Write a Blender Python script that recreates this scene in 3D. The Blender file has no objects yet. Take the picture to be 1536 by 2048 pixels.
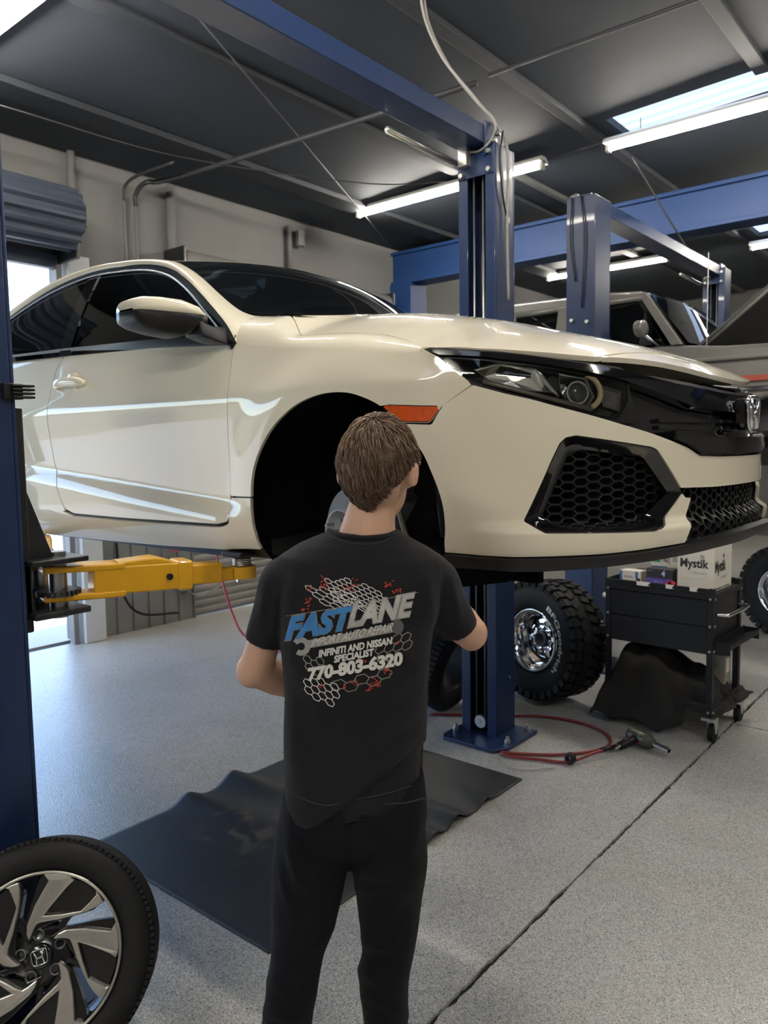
import bpy, bmesh, math, random
import numpy as np
from mathutils import Vector, Matrix
from mathutils.bvhtree import BVHTree
random.seed(7); RNG = np.random.default_rng(7)
scene = bpy.context.scene
COL = scene.collection
PI = math.pi

# ------------------------------------------------------------------ camera, world, sun, exposure
YAW, ROLL, CAM_H, FPX = math.radians(39.6), math.radians(0.9), 1.72, 1540.0
PITCH = math.atan((1024 - 892.0) / FPX)
FW = Vector((-math.sin(YAW) * math.cos(PITCH), math.cos(YAW) * math.cos(PITCH), -math.sin(PITCH)))
_rt = Vector((math.cos(YAW), math.sin(YAW), 0)); _dn = -_rt.cross(FW)
RT = _rt * math.cos(ROLL) + _dn * math.sin(ROLL)
DN = -_rt * math.sin(ROLL) + _dn * math.cos(ROLL)
CAM = Vector((0, 0, CAM_H))
cd = bpy.data.cameras.new('camera'); cam = bpy.data.objects.new('camera', cd); COL.objects.link(cam)
cd.sensor_fit = 'HORIZONTAL'; cd.sensor_width = 36; cd.lens = FPX * 36 / 1536
m3 = Matrix((RT, -DN, -FW)).transposed()
cam.matrix_world = Matrix.Translation(CAM) @ m3.to_4x4()
cd.clip_start = .05; cd.clip_end = 300
cd.dof.use_dof = True; cd.dof.focus_distance = 2.15; cd.dof.aperture_fstop = 7.5
scene.camera = cam
vs = scene.view_settings
vs.view_transform = 'Standard'; vs.look = 'None'; vs.gamma = 1; vs.use_curve_mapping = False
vs.exposure = 0.56
cy = scene.cycles; cy.max_bounces = 8; cy.diffuse_bounces = 4; cy.glossy_bounces = 4; cy.transmission_bounces = 4; cy.transparent_max_bounces = 10; cy.caustics_reflective = False; cy.caustics_refractive = False; cy.adaptive_threshold = .02
world = bpy.data.worlds.new('sky'); scene.world = world; world.use_nodes = True
_n = world.node_tree.nodes; _l = world.node_tree.links; _n.clear()
_sky = _n.new('ShaderNodeTexSky'); _sky.sky_type = 'NISHITA'; _sky.sun_disc = False
_sky.sun_elevation = math.radians(52); _sky.sun_rotation = math.radians(160); _sky.dust_density = 0.6; _sky.ozone_density = 2.0
_bg = _n.new('ShaderNodeBackground'); _bg.inputs[1].default_value = 0.85
_wo = _n.new('ShaderNodeOutputWorld'); _l.new(_sky.outputs[0], _bg.inputs[0]); _l.new(_bg.outputs[0], _wo.inputs[0])
sd = bpy.data.lights.new('sun', 'SUN'); sd.energy = 7.0; sd.angle = math.radians(.6); sd.color = (1, .95, .86)
sun = bpy.data.objects.new('sun', sd); COL.objects.link(sun); sun.location = (0, 0, 30)
sun.rotation_euler = Vector((-.10, .62, -.78)).to_track_quat('-Z', 'Y').to_euler()

# ------------------------------------------------------------------ materials
MATS = {}
def mat(name, col=(.5, .5, .5), rough=.5, metal=0., coat=0., spec=.5, noise=None, bump=None, emit=None, sheen=0., coat_rough=.03):
    """procedural Principled material; noise=(scale, amount, detail), bump=(scale, strength)"""
    if name in MATS: return MATS[name]
    m = bpy.data.materials.new(name); m.use_nodes = True; nt = m.node_tree; N = nt.nodes; L = nt.links
    b = N['Principled BSDF']
    b.inputs['Base Color'].default_value = (*col, 1); b.inputs['Roughness'].default_value = rough
    b.inputs['Metallic'].default_value = metal; b.inputs['Coat Weight'].default_value = coat
    b.inputs['Coat Roughness'].default_value = coat_rough; b.inputs['Specular IOR Level'].default_value = spec
    b.inputs['Sheen Weight'].default_value = sheen
    if emit: b.inputs['Emission Color'].default_value = (*emit[0], 1); b.inputs['Emission Strength'].default_value = emit[1]
    tc = N.new('ShaderNodeTexCoord')
    if noise:
        t = N.new('ShaderNodeTexNoise'); t.inputs['Scale'].default_value = noise[0]; t.inputs['Detail'].default_value = noise[2] if len(noise) > 2 else 3
        L.new(tc.outputs['Object'], t.inputs['Vector'])
        mx = N.new('ShaderNodeMix'); mx.data_type = 'RGBA'
        mx.inputs[6].default_value = (*[c * (1 - noise[1]) for c in col], 1)
        mx.inputs[7].default_value = (*[min(1, c * (1 + noise[1])) for c in col], 1)
        L.new(t.outputs['Fac'], mx.inputs[0]); L.new(mx.outputs[2], b.inputs['Base Color'])
    if bump:
        t2 = N.new('ShaderNodeTexNoise'); t2.inputs['Scale'].default_value = bump[0]; t2.inputs['Detail'].default_value = 4
        L.new(tc.outputs['Object'], t2.inputs['Vector'])
        bp = N.new('ShaderNodeBump'); bp.inputs['Strength'].default_value = bump[1]; bp.inputs['Distance'].default_value = .01
        L.new(t2.outputs['Fac'], bp.inputs['Height']); L.new(bp.outputs[0], b.inputs['Normal'])
    MATS[name] = m; return m
def glass_mat(name, tint, refl=.12, rough=.02, fres=1.45):
    """thin pane: tinted see-through plus a Fresnel reflection"""
    m = bpy.data.materials.new(name); m.use_nodes = True; nt = m.node_tree; N = nt.nodes; L = nt.links; N.clear()
    tr = N.new('ShaderNodeBsdfTransparent'); tr.inputs[0].default_value = (*tint, 1)
    gl = N.new('ShaderNodeBsdfGlossy'); gl.inputs['Roughness'].default_value = rough; gl.inputs[0].default_value = (.95, .97, 1, 1)
    fr = N.new('ShaderNodeFresnel'); fr.inputs[0].default_value = fres
    mx = N.new('ShaderNodeMixShader'); o = N.new('ShaderNodeOutputMaterial')
    L.new(fr.outputs[0], mx.inputs[0]); L.new(tr.outputs[0], mx.inputs[1]); L.new(gl.outputs[0], mx.inputs[2]); L.new(mx.outputs[0], o.inputs[0])
    MATS[name] = m; return m

PAINT = mat('ivory_white_car_paint', (.84, .775, .61), .40, 0, 1.0, .12)
GLOSSBLACK = mat('gloss_black_plastic', (.006, .006, .007), .08, 0, .6, .5)
SATBLACK = mat('satin_black_plastic', (.007, .007, .008), .42, spec=.35, bump=(400, .05))
RUBBER = mat('tyre_rubber', (.010, .010, .011), .62, spec=.25, noise=(30, .25), bump=(220, .12))
LINER = mat('wheel_well_felt', (.004, .004, .0045), .9, spec=.06, bump=(300, .2))
CHROME = mat('chrome', (.82, .82, .83), .08, 1)
STEEL = mat('bright_steel', (.55, .55, .56), .28, 1, noise=(40, .15))
DARKSTEEL = mat('dark_steel', (.10, .10, .11), .42, .8, noise=(30, .25))
ZINC = mat('zinc_plated_steel', (.62, .62, .58), .35, .9)
BLUE = mat('navy_lift_enamel', (.012, .027, .082), .36, 0, .12, spec=.35, noise=(6, .15), bump=(60, .03))
BEAMBLUE = mat('blue_building_enamel', (.011, .040, .135), .5, spec=.3, noise=(2, .12))
YELLOW = mat('yellow_lift_enamel', (.74, .38, .012), .38, 0, .25, noise=(9, .10), bump=(70, .03))
BLACKENAMEL = mat('black_enamel', (.010, .011, .013), .35, 0, .2)
TINT = glass_mat('dark_tinted_glass', (.012, .014, .019), fres=1.5)
SHIELD = glass_mat('windshield_glass', (.06, .07, .066), fres=1.5)
LENS = glass_mat('clear_polycarbonate', (.93, .93, .90), fres=1.45)
WHITEPL = mat('white_enamel', (.78, .77, .72), .45)
GREYPAINT = mat('silver_truck_paint', (.21, .20, .185), .35, .35, .8, noise=(3, .08))

# ------------------------------------------------------------------ mesh helpers
class MB:
    """collects primitives; build() links them as ONE mesh object"""
    def __init__(s): s.v = []; s.f = []; s.sm = []
    def add(s, V, F, smooth=False):
        o = len(s.v); s.v += [tuple(map(float, p)) for p in V]
        s.f += [tuple(o + i for i in f) for f in F]; s.sm += [smooth] * len(F); return s
    def box(s, c, size, rot=None):
        x, y, z = [a / 2 for a in size]
        P = [Vector((sx * x, sy * y, sz * z)) for sz in (-1, 1) for sy in (-1, 1) for sx in (-1, 1)]
        if rot is not None: P = [rot @ p for p in P]
        c = Vector(c)
        return s.add([c + p for p in P], [(0, 2, 3, 1), (4, 5, 7, 6), (0, 1, 5, 4), (2, 6, 7, 3), (0, 4, 6, 2), (1, 3, 7, 5)])
    def bb(s, x0, x1, y0, y1, z0, z1): return s.box(((x0 + x1) / 2, (y0 + y1) / 2, (z0 + z1) / 2), (abs(x1 - x0), abs(y1 - y0), abs(z1 - z0)))
    def beam(s, a, b, w, h, up=(0, 0, 1)):
        a = Vector(a); b = Vector(b); d = (b - a); L = d.length; d = d / L; up = Vector(up)
        sd_ = d.cross(up).normalized(); up = sd_.cross(d)
        return s.box((a + b) / 2, (L, w, h), Matrix((d, sd_, up)).transposed())
    def tube(s, path, r, n=10, caps=True, closed=False):
        P = [Vector(p) for p in path]; R = r if hasattr(r, '__len__') else [r] * len(P)
        V = []; F = []; up = None; K = len(P)
        for i, p in enumerate(P):
            if closed: t = (P[(i + 1) % K] - P[i - 1])
            else: t = P[min(i + 1, K - 1)] - P[max(i - 1, 0)]
            t.normalize()
            if up is None: up = t.orthogonal().normalized()
            up = (up - t * up.dot(t)); up = up.normalized() if up.length > 1e-6 else t.orthogonal().normalized()
            b = t.cross(up)
            for k in range(n):
                a = 2 * PI * k / n; V.append(p + (up * math.cos(a) + b * math.sin(a)) * R[i])
        M = K if closed else K - 1
        for i in range(M):
            for k in range(n): j = (i + 1) % K; F.append((i * n + k, i * n + (k + 1) % n, j * n + (k + 1) % n, j * n + k))
        if caps and not closed: F.append(tuple(range(n))[::-1]); F.append(tuple((K - 1) * n + k for k in range(n)))
        return s.add(V, F, True)
    def cyl(s, a, b, r, n=20, r2=None):
        a = Vector(a); b = Vector(b); t = (b - a).normalized(); u = t.orthogonal().normalized(); w = t.cross(u); r2 = r if r2 is None else r2
        V = [a + (u * math.cos(2 * PI * k / n) + w * math.sin(2 * PI * k / n)) * r for k in range(n)] + [b + (u * math.cos(2 * PI * k / n) + w * math.sin(2 * PI * k / n)) * r2 for k in range(n)]
        s.add(V, [(k, (k + 1) % n, n + (k + 1) % n, n + k) for k in range(n)], True)
        return s.add(V, [tuple(range(n))[::-1], tuple(range(n, 2 * n))])
    def lathe(s, prof, n=48, M=None, smooth=True):
        """prof = [(radius, axial)], axis = local +Y; M places it"""
        V = []; K = len(prof)
        for (r, a) in prof:
            for k in range(n): t = 2 * PI * k / n; V.append(Vector((r * math.cos(t), a, r * math.sin(t))))
        if M is not None: V = [M @ p for p in V]
        return s.add(V, [(i * n + k, i * n + (k + 1) % n, (i + 1) * n + (k + 1) % n, (i + 1) * n + k) for i in range(K - 1) for k in range(n)], smooth)
    def loft(s, rings, caps=True, closed=True, smooth=True):
        n = len(rings[0]); V = [p for r in rings for p in r]; F = []
        for i in range(len(rings) - 1):
            for k in range(n if closed else n - 1): F.append((i * n + k, i * n + (k + 1) % n, (i + 1) * n + (k + 1) % n, (i + 1) * n + k))
        if caps and closed: F.append(tuple(range(n))[::-1]); F.append(tuple((len(rings) - 1) * n + k for k in range(n)))
        return s.add(V, F, smooth)
    def prism(s, poly, fn, d0, d1):
        """polygon (2D list) extruded between offsets d0,d1 through fn(x, y, d) -> xyz"""
        n = len(poly)
        V = [fn(x, y, d0) for x, y in poly] + [fn(x, y, d1) for x, y in poly]
        F = [tuple(range(n))[::-1], tuple(range(n, 2 * n))] + [(k, (k + 1) % n, n + (k + 1) % n, n + k) for k in range(n)]
        return s.add(V, F)
    def build(s, name, material, parent=None, bevel=0, seg=2, sub=0, smooth_all=False, label=None):
        me = bpy.data.meshes.new(name); me.from_pydata(s.v, [], s.f); me.update()
        me.polygons.foreach_set('use_smooth', [True] * len(s.f) if smooth_all else s.sm)
        me.materials.append(material); return link(name, me, parent, bevel, seg, sub, label)
def link(name, me, parent=None, bevel=0, seg=2, sub=0, label=None):
    o = bpy.data.objects.new(name, me); COL.objects.link(o)
    if parent is not None: o.parent = parent; o.matrix_parent_inverse = parent_world(parent).inverted()
    if bevel:
        b = o.modifiers.new('bevel', 'BEVEL'); b.width = bevel; b.segments = seg; b.limit_method = 'ANGLE'; b.angle_limit = math.radians(40); b.harden_normals = False
    if sub: u = o.modifiers.new('sub', 'SUBSURF'); u.levels = u.render_levels = sub
    if label: o['label'] = label
    return o
def parent_world(o):
    m = o.matrix_basis.copy()
    return (parent_world(o.parent) @ o.matrix_parent_inverse @ m) if o.parent else m
def thing(name, label, cat, loc=(0, 0, 0), group=None):
    o = bpy.data.objects.new(name, None); COL.objects.link(o); o.location = loc; o.empty_display_size = .1
    return tag(o, label, cat, group)
def tag(o, label=None, cat=None, group=None, kind=None):
    if label: o['label'] = label
    if cat: o['category'] = cat
    if group: o['group'] = group
    if kind: o['kind'] = kind
    return o
def struct(o, label=None, cat=None): o['kind'] = 'structure'; return tag(o, label, cat)
def copy_tree(o, M, parent=None):
    """copy a thing and its parts; M moves the copy in world space"""
    c = o.copy(); COL.objects.link(c)
    if parent is None: c.matrix_basis = M @ o.matrix_basis
    else: c.parent = parent; c.matrix_parent_inverse = o.matrix_parent_inverse.copy()
    for ch in list(o.children): copy_tree(ch, M, c)
    return c
def evaluated_mesh(o):
    dg = bpy.context.evaluated_depsgraph_get(); dg.update()
    return bpy.data.meshes.new_from_object(o.evaluated_get(dg))
def spline(pts, n, closed=False):
    """Catmull-Rom through points"""
    P = np.array(pts, float); K = len(P); out = []
    M = K if closed else K - 1
    for i in range(M):
        p0 = P[(i - 1) % K] if (closed or i > 0) else 2 * P[0] - P[1]; p1 = P[i]; p2 = P[(i + 1) % K]
        p3 = P[(i + 2) % K] if (closed or i + 2 < K) else 2 * P[-1] - P[-2]
        for t in np.linspace(0, 1, n, endpoint=False):
            out.append(.5 * ((2 * p1) + (-p0 + p2) * t + (2 * p0 - 5 * p1 + 4 * p2 - p3) * t * t + (-p0 + 3 * p1 - 3 * p2 + p3) * t ** 3))
    if not closed: out.append(P[-1])
    return [Vector(p) for p in out]
def resample(P, n):
    P = np.array([tuple(p) for p in P], float); d = np.concatenate([[0], np.cumsum(np.linalg.norm(np.diff(P, axis=0), axis=1))])
    t = np.linspace(0, d[-1], n); return np.stack([np.interp(t, d, P[:, k]) for k in range(P.shape[1])], -1)
def text_mesh(body, size=1., bold=0., shear=0., spacing=1., res=3):
    c = bpy.data.curves.new('text', 'FONT'); c.body = body; c.size = size; c.offset = bold; c.shear = shear
    c.space_character = spacing; c.align_x = 'LEFT'; c.resolution_u = res; c.fill_mode = 'FRONT'
    o = bpy.data.objects.new('text', c); COL.objects.link(o); me = evaluated_mesh(o)
    bpy.data.objects.remove(o); bpy.data.curves.remove(c)
    bm = bmesh.new(); bm.from_mesh(me); bpy.data.meshes.remove(me); return bm
def text_print(body, origin, xdir, ydir, width, height, off, bold=0., shear=0.):
    """flat lettering laid on a plane: list of verts, faces"""
    bm = text_mesh(body, 1, bold, shear); V = np.array([v.co[:] for v in bm.verts]); F = [[v.index for v in f.verts] for f in bm.faces]; bm.free()
    lo = V.min(0); hi = V.max(0); o = Vector(origin); x = Vector(xdir).normalized(); y = Vector(ydir).normalized(); n = x.cross(y)
    return [o + x * ((p[0] - lo[0]) / (hi[0] - lo[0]) * width) + y * ((p[1] - lo[1]) / (hi[1] - lo[1]) * height) + n * off for p in V], F
def ray(px, py): return FW + RT * ((px - 768) / FPX) + DN * ((py - 1024) / FPX)
def on(px, py, ax, val):
    v = ray(px, py); return CAM + v * ((val - CAM[ax]) / v[ax])

# ------------------------------------------------------------------ the room
XW, YB, YF, XR = -6.5, 15.0, -5.0, 5.0
def roofz(x): return 4.30 + .035 * (x - XW)
# floor: recessed base plus poured slabs with ragged joints between them
def floor_mat():
    m = bpy.data.materials.new('flake_epoxy_floor'); m.use_nodes = True; N = m.node_tree.nodes; L = m.node_tree.links; b = N['Principled BSDF']
    tc = N.new('ShaderNodeTexCoord')
    def noise(sc, det=2, rough=.6):
        t = N.new('ShaderNodeTexNoise'); t.inputs['Scale'].default_value = sc; t.inputs['Detail'].default_value = det; t.inputs['Roughness'].default_value = rough
        L.new(tc.outputs['Object'], t.inputs['Vector']); return t.outputs['Fac']
    def ramp(src, a, b_, c0, c1):
        r = N.new('ShaderNodeValToRGB'); r.color_ramp.elements[0].position = a; r.color_ramp.elements[1].position = b_
        r.color_ramp.elements[0].color = (*c0, 1); r.color_ramp.elements[1].color = (*c1, 1); L.new(src, r.inputs[0]); return r.outputs[0]
    def mix(a, b_, f, mode='MIX'):
        x = N.new('ShaderNodeMix'); x.data_type = 'RGBA'; x.blend_type = mode
        if isinstance(f, float): x.inputs[0].default_value = f
        else: L.new(f, x.inputs[0])
        L.new(a, x.inputs[6]); L.new(b_, x.inputs[7]); return x.outputs[2]
    vo = N.new('ShaderNodeTexVoronoi'); vo.inputs['Scale'].default_value = 270; L.new(tc.outputs['Object'], vo.inputs['Vector'])
    sp = N.new('ShaderNodeSeparateColor'); L.new(vo.outputs['Color'], sp.inputs[0])
    base = ramp(sp.outputs[0], .0, 1., (.27, .265, .25), (.72, .705, .66))
    dark = ramp(sp.outputs[1], .93, .96, (1, 1, 1), (.35, .35, .35))
    c = mix(base, dark, 1., 'MULTIPLY')
    c = mix(c, ramp(noise(1.3, 5), .35, .75, (1, 1, 1), (.80, .79, .76)), 1., 'MULTIPLY')
    c = mix(c, ramp(noise(6, 4), .66, .74, (1, 1, 1), (.80, .78, .72)), .8, 'MULTIPLY')
    L.new(c, b.inputs['Base Color'])
    b.inputs['Roughness'].default_value = .34; b.inputs['Coat Weight'].default_value = .35; b.inputs['Coat Roughness'].default_value = .16
    bp = N.new('ShaderNodeBump'); bp.inputs['Strength'].default_value = .45; bp.inputs['Distance'].default_value = .004
    L.new(noise(120, 3), bp.inputs['Height']); L.new(bp.outputs[0], b.inputs['Normal']); L.new(bp.outputs[0], b.inputs['Coat Normal'])
    return m
FLOOR = floor_mat()
JOINT = mat('dark_joint_filler', (.012, .011, .010), .9)
fl = struct(MB().bb(XW - .1, XR + .1, YF - .1, YB + .1, -.20, -.012).build('floor', JOINT), 'light grey speckled epoxy workshop floor', 'floor')
JX = [XW, -1.290, XR]; JY = [YF, 4.86, YB]
def slab(x0, x1, y0, y1):
    g = .0075; pts = []
    def edge(a, b):
        a = Vector(a); b = Vector(b); n = max(2, int((b - a).length / .02)); d = (b - a).normalized(); q = Vector((-d.y, d.x)); w = 0
        inner = lambda p: (abs(p.x - XW) > .01 and abs(p.x - XR) > .01) if abs(d.y) > .5 else (abs(p.y - YF) > .01 and abs(p.y - YB) > .01)
        for i in range(n):
            p = a.lerp(b, i / n); w = w * .6 + RNG.normal() * .0018
            pts.append(p + q * (g + w + (.004 if RNG.random() < .05 else 0)) if (inner(a) and 0 < i) else p)
    edge((x0, y0), (x1, y0)); edge((x1, y0), (x1, y1)); edge((x1, y1), (x0, y1)); edge((x0, y1), (x0, y0))
    MB().prism([(p.x, p.y) for p in pts], lambda x, y, d: (x, y, d), -.0118, 0).build('slab', FLOOR, fl)
slab(JX[0], JX[1], YF, YB)
for j in range(2): slab(JX[1], JX[2], JY[j], JY[j + 1])

WALL = mat('painted_wall', (.19, .187, .185), .8, noise=(2.5, .08), bump=(30, .05))
WALLPANEL = mat('grey_wall_panel', (.22, .215, .205), .6, noise=(5, .2), bump=(20, .05))
CEIL = mat('charcoal_ceiling', (.032, .040, .055), .75, noise=(3, .18), bump=(8, .1))
PURLIN = mat('dark_purlin', (.026, .030, .038), .7, noise=(4, .2))
CURTAIN = mat('blue_grey_door_curtain', (.045, .058, .085), .45, .2, noise=(5, .2))
SLATM = mat('grey_door_slat', (.30, .285, .26), .55, .2, noise=(6, .15))
# openings in the left wall: two rolled-up bays; one closed bay
OPEN = [(-2.3, .36), (.80, 3.50)]; OT = 3.36; CLOSED = (4.75, 7.70)
w = MB(); y = YF - .2
for a, b in OPEN + [CLOSED]:
    w.bb(XW - .2, XW, y, a, 0, 4.36); w.bb(XW - .2, XW, a, b, OT, 4.36); y = b
w.bb(XW - .2, XW, y, YB + .2, 0, 4.36)
wl = struct(w.build('wall_left', WALL), 'pale grey wall with rolled-up bay doors', 'wall')
struct(MB().bb(XW - .2, XR + .2, YB, YB + .2, 0, 4.9).build('wall_back', mat('dim_back_wall', (.09, .088, .085), .8, noise=(2, .1))), 'far wall of the workshop', 'wall')
struct(MB().bb(XW - .2, XR + .2, YF - .2, YF, 0, 4.9).build('wall_front', WALL), 'wall behind the viewer', 'wall')
struct(MB().bb(XR, XR + .2, YF, YB, 0, 4.9).build('wall_right', WALL), 'right side wall of the workshop', 'wall')
# jamb posts, vertical wall panels and conduits belong to the left wall
MB().bb(XW + .005, XW + .14, 3.50, 3.70, 0, 3.4).build('door_jamb', mat('white_jamb', (.62, .63, .62), .6, noise=(5, .1)), wl, .008)
for k in range(6):
    y0 = 3.72 + k * .172
    MB().bb(XW, XW + .035, y0, y0 + .15, 0, 3.3).bb(XW, XW + .055, y0 + .15, y0 + .172, 0, 3.3).build('wall_panel', WALLPANEL, wl, .006)
for yy, z0, z1, r in ((3.62, 3.5, 4.3, .035), (4.12, 1.2, 4.02, .016), (4.24, 1.2, 4.0, .016), (4.63, 3.3, 4.24, .045), (6.2, 3.7, 4.2, .03)):
    MB().tube([(XW + .05, yy, z0), (XW + .05, yy, z1)], r, 10).build('wall_conduit', WALL, wl)
for yy, z, sx in ((4.55, .30, .12), (6.3, 4.0, .10)):
    MB().bb(XW + .055, XW + .10, yy, yy + sx, z, z + .17).build('junction_box', WALLPANEL, wl, .006)
MB().tube(spline([(XW + .09, 3.86, 1.12), (XW + .11, 3.86, .7), (XW + .10, 3.92, .35), (XW + .10, 4.1, .16), (XW + .10, 4.5, .1)], 8), .012, 8).build('wall_cable', SATBLACK, wl)
MB().tube(spline([(XW + .09, 4.62, .30), (XW + .09, 4.8, .22), (XW + .09, 5.1, .30), (XW + .09, 5.4, .29)], 8), .011, 8).build('wall_cable', WALLPANEL, wl)
# rolled-up doors: drum with ribbed curtain, brackets, bottom bar
def rolled_door(name, y0, y1, label, drum_r=.255, zc=3.62, low=3.36):
    d = struct(bpy.data.objects.new(name, None), label, 'door'); COL.objects.link(d); d.location = (XW + .3, (y0 + y1) / 2, 0)
    prof = []
    n = 64
    V = []; F = []
    for j, yy in enumerate(np.linspace(y0, y1, 2)):
        for k in range(n):
            a = 2 * PI * k / n; r = drum_r - (.026 if k % 4 in (0, 1) else 0); V.append((XW + .36 + r * math.cos(a), yy, zc + r * math.sin(a)))
    for k in range(n): F.append((k, (k + 1) % n, n + (k + 1) % n, n + k))
    F.append(tuple(range(n))); F.append(tuple(range(n, 2 * n)))
    MB().add(V, F).build('rolled_curtain', CURTAIN, d)
    for yy in (y0 - .03, y1 + .03): MB().box((XW + .20, yy, zc - .03), (.40, .03, .56)).box((XW + .42, yy, zc), (.2, .05, .16)).build('drum_bracket', BLACKENAMEL, d, .005)
    MB().bb(XW + .02, XW + .10, y0, y1, low - .09, low + .02).build('bottom_bar', CURTAIN, d, .004)
    for k in range(int((3.42 - low) / .078)): MB().bb(XW + .04, XW + .065 + .012 * (k % 2), y0, y1, low + .02 + k * .078, low + .096 + k * .078).build('curtain_slat', CURTAIN, d, .006)
    for yy in (y0 - .05, y1 + .0): MB().bb(XW + .0, XW + .08, yy, yy + .05, 0, OT).build('guide_rail', WALLPANEL, d)
    return d
rolled_door('door_1', .85, 3.42, 'open bay door rolled up into a blue-grey ribbed drum')
rolled_door('door_2', -2.25, .30, 'unseen bay door behind the viewer, curtain part lowered to trim the reflected sky', low=2.72)  # curtain drop is made up, to thin the sky strip on the car door
d3 = struct(bpy.data.objects.new('door_3', None), 'closed roller door of grey horizontal slats', 'door'); COL.objects.link(d3); d3.location = (XW, 6.2, 0)
sl = []
for a in np.linspace(0, PI, 7): sl.append((.012 + .022 * math.sin(a), .0 + .078 * (1 - math.cos(a)) / 2))
slv = [(x, y_, z) for y_ in (CLOSED[0], CLOSED[1]) for x, z in sl]; ns = len(sl)
slat_me = None
for k in range(43):
    if slat_me is None:
        o = MB().add(slv, [(i, i + 1, ns + i + 1, ns + i) for i in range(ns - 1)] + [tuple(range(ns)), tuple(range(ns, 2 * ns))]).build('slat', SLATM, d3); slat_me = o.data
    else: o = link('slat', slat_me, d3)
    o.location = (XW - .03, 0, .004 + k * .0782); o.matrix_parent_inverse = Matrix.Translation((-XW, -6.2, 0))
    o.location = (XW - .03, 0, .004 + k * .0782)
MB().tube([(XW + .20, 4.62, 3.50), (XW + .20, 7.7, 3.50)], .13, 24).build('door_drum', WALLPANEL, d3)
for yy in (4.58, 7.74): MB().box((XW + .16, yy, 3.50), (.32, .04, .28)).build('drum_bracket', BLACKENAMEL, d3, .01)

# ceiling with roof-light openings
ROWS = (-1.9, 2.45, 6.72, 11.1); SK = (-2.82, -.3); SK2 = (1.0, 3.2)
def ceil_piece(mb, x0, x1, y0, y1, t=.06):
    V = [(x, y_, roofz(x) + d) for d in (0, t) for x, y_ in ((x0, y0), (x1, y0), (x1, y1), (x0, y1))]
    mb.add(V, [(0, 3, 2, 1), (4, 5, 6, 7), (0, 1, 5, 4), (1, 2, 6, 5), (2, 3, 7, 6), (3, 0, 4, 7)])
cm = MB(); xs = [XW - .3, SK[0], SK[1], SK2[0], SK2[1], XR + .3]
for i in range(5):
    if i % 2 == 0: ceil_piece(cm, xs[i], xs[i + 1], YF - .3, YB + .3)
    else:
        y = YF - .3
        for r in ROWS: ceil_piece(cm, xs[i], xs[i + 1], y, r - .30); y = r + .28
        ceil_piece(cm, xs[i], xs[i + 1], y, YB + .3)
ce = struct(cm.build('ceiling', CEIL), 'dark charcoal sheet ceiling under the roof', 'ceiling')
TRANS = bpy.data.materials.new('translucent_roof_sheet'); TRANS.use_nodes = True
_N = TRANS.node_tree.nodes; _L = TRANS.node_tree.links; _N.clear(); _t = _N.new('ShaderNodeBsdfTranslucent'); _t.inputs[0].default_value = (.36, .37, .37, 1)
_d = _N.new('ShaderNodeBsdfDiffuse'); _d.inputs[0].default_value = (.7, .7, .68, 1); _m = _N.new('ShaderNodeMixShader'); _m.inputs[0].default_value = .3
_o = _N.new('ShaderNodeOutputMaterial'); _L.new(_t.outputs[0], _m.inputs[1]); _L.new(_d.outputs[0], _m.inputs[2]); _L.new(_m.outputs[0], _o.inputs[0])
nwin = 0
for r in ROWS:
    for a, b in (SK, SK2):
        nwin += 1; yy = np.linspace(r - .36, r + .34, 57); zz = .075 + .014 * np.sign(np.sin((yy - r) * 2 * PI / .16)) * np.abs(np.sin((yy - r) * 2 * PI / .16)) ** .5
        V = [(x, float(p), roofz(x) + float(q)) for x in (a - .05, b + .05) for p, q in zip(yy, zz)]; n = len(yy)
        o = MB().add(V, [(i, i + 1, n + i + 1, n + i) for i in range(n - 1)], True).build('window_%d' % nwin, TRANS)
        struct(o, 'translucent corrugated roof light sheet', 'roof light')
# purlins under the ceiling run away from the viewer, wires and conduits cross them
for k, (x, wd, h, lab) in enumerate(((-5.68, .26, .05, 0), (-4.33, .12, .05, 0), (-3.0, .10, .045, 0), (-1.6, .1, .045, 0), (-.2, .1, .045, 0), (1.2, .1, .045, 0), (2.6, .1, .045, 0), (4.0, .1, .045, 0))):
    m = MB(); y = YF
    cuts = [(r - .30, r + .28) for r in ROWS] if (SK[0] < x < SK[1] or SK2[0] < x < SK2[1]) else []
    for a, b in cuts: m.bb(x - wd / 2, x + wd / 2, y, a, roofz(x) - h, roofz(x) + .002); y = b
    m.bb(x - wd / 2, x + wd / 2, y, YB, roofz(x) - h, roofz(x) + .002)
    struct(m.build('trim_%d' % (k + 1), PURLIN, bevel=.006), 'dark roof purlin', 'beam')
struct(MB().bb(-3.99, -3.93, YF, YB, 4.345, 4.40).build('trim_9', mat('grey_steel_joist', (.13, .13, .125), .6, noise=(4, .2))), 'grey steel joist above the lift', 'beam')
# blue frame: beam and column at the bay line
bf = struct(MB().bb(XW, XR, 8.12, 8.32, 3.84, 4.22).bb(XW, XR, 8.07, 8.37, 4.20, 4.24).bb(XW, XR, 8.07, 8.37, 3.82, 3.86).build('trim_10', BEAMBLUE, bevel=.004), 'blue steel roof beam across the bay line', 'beam')
struct(MB().bb(XW, XW + .34, 8.05, 8.40, 0, 3.82).build('trim_11', BEAMBLUE, bevel=.004), 'blue steel column at the wall', 'column')

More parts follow.
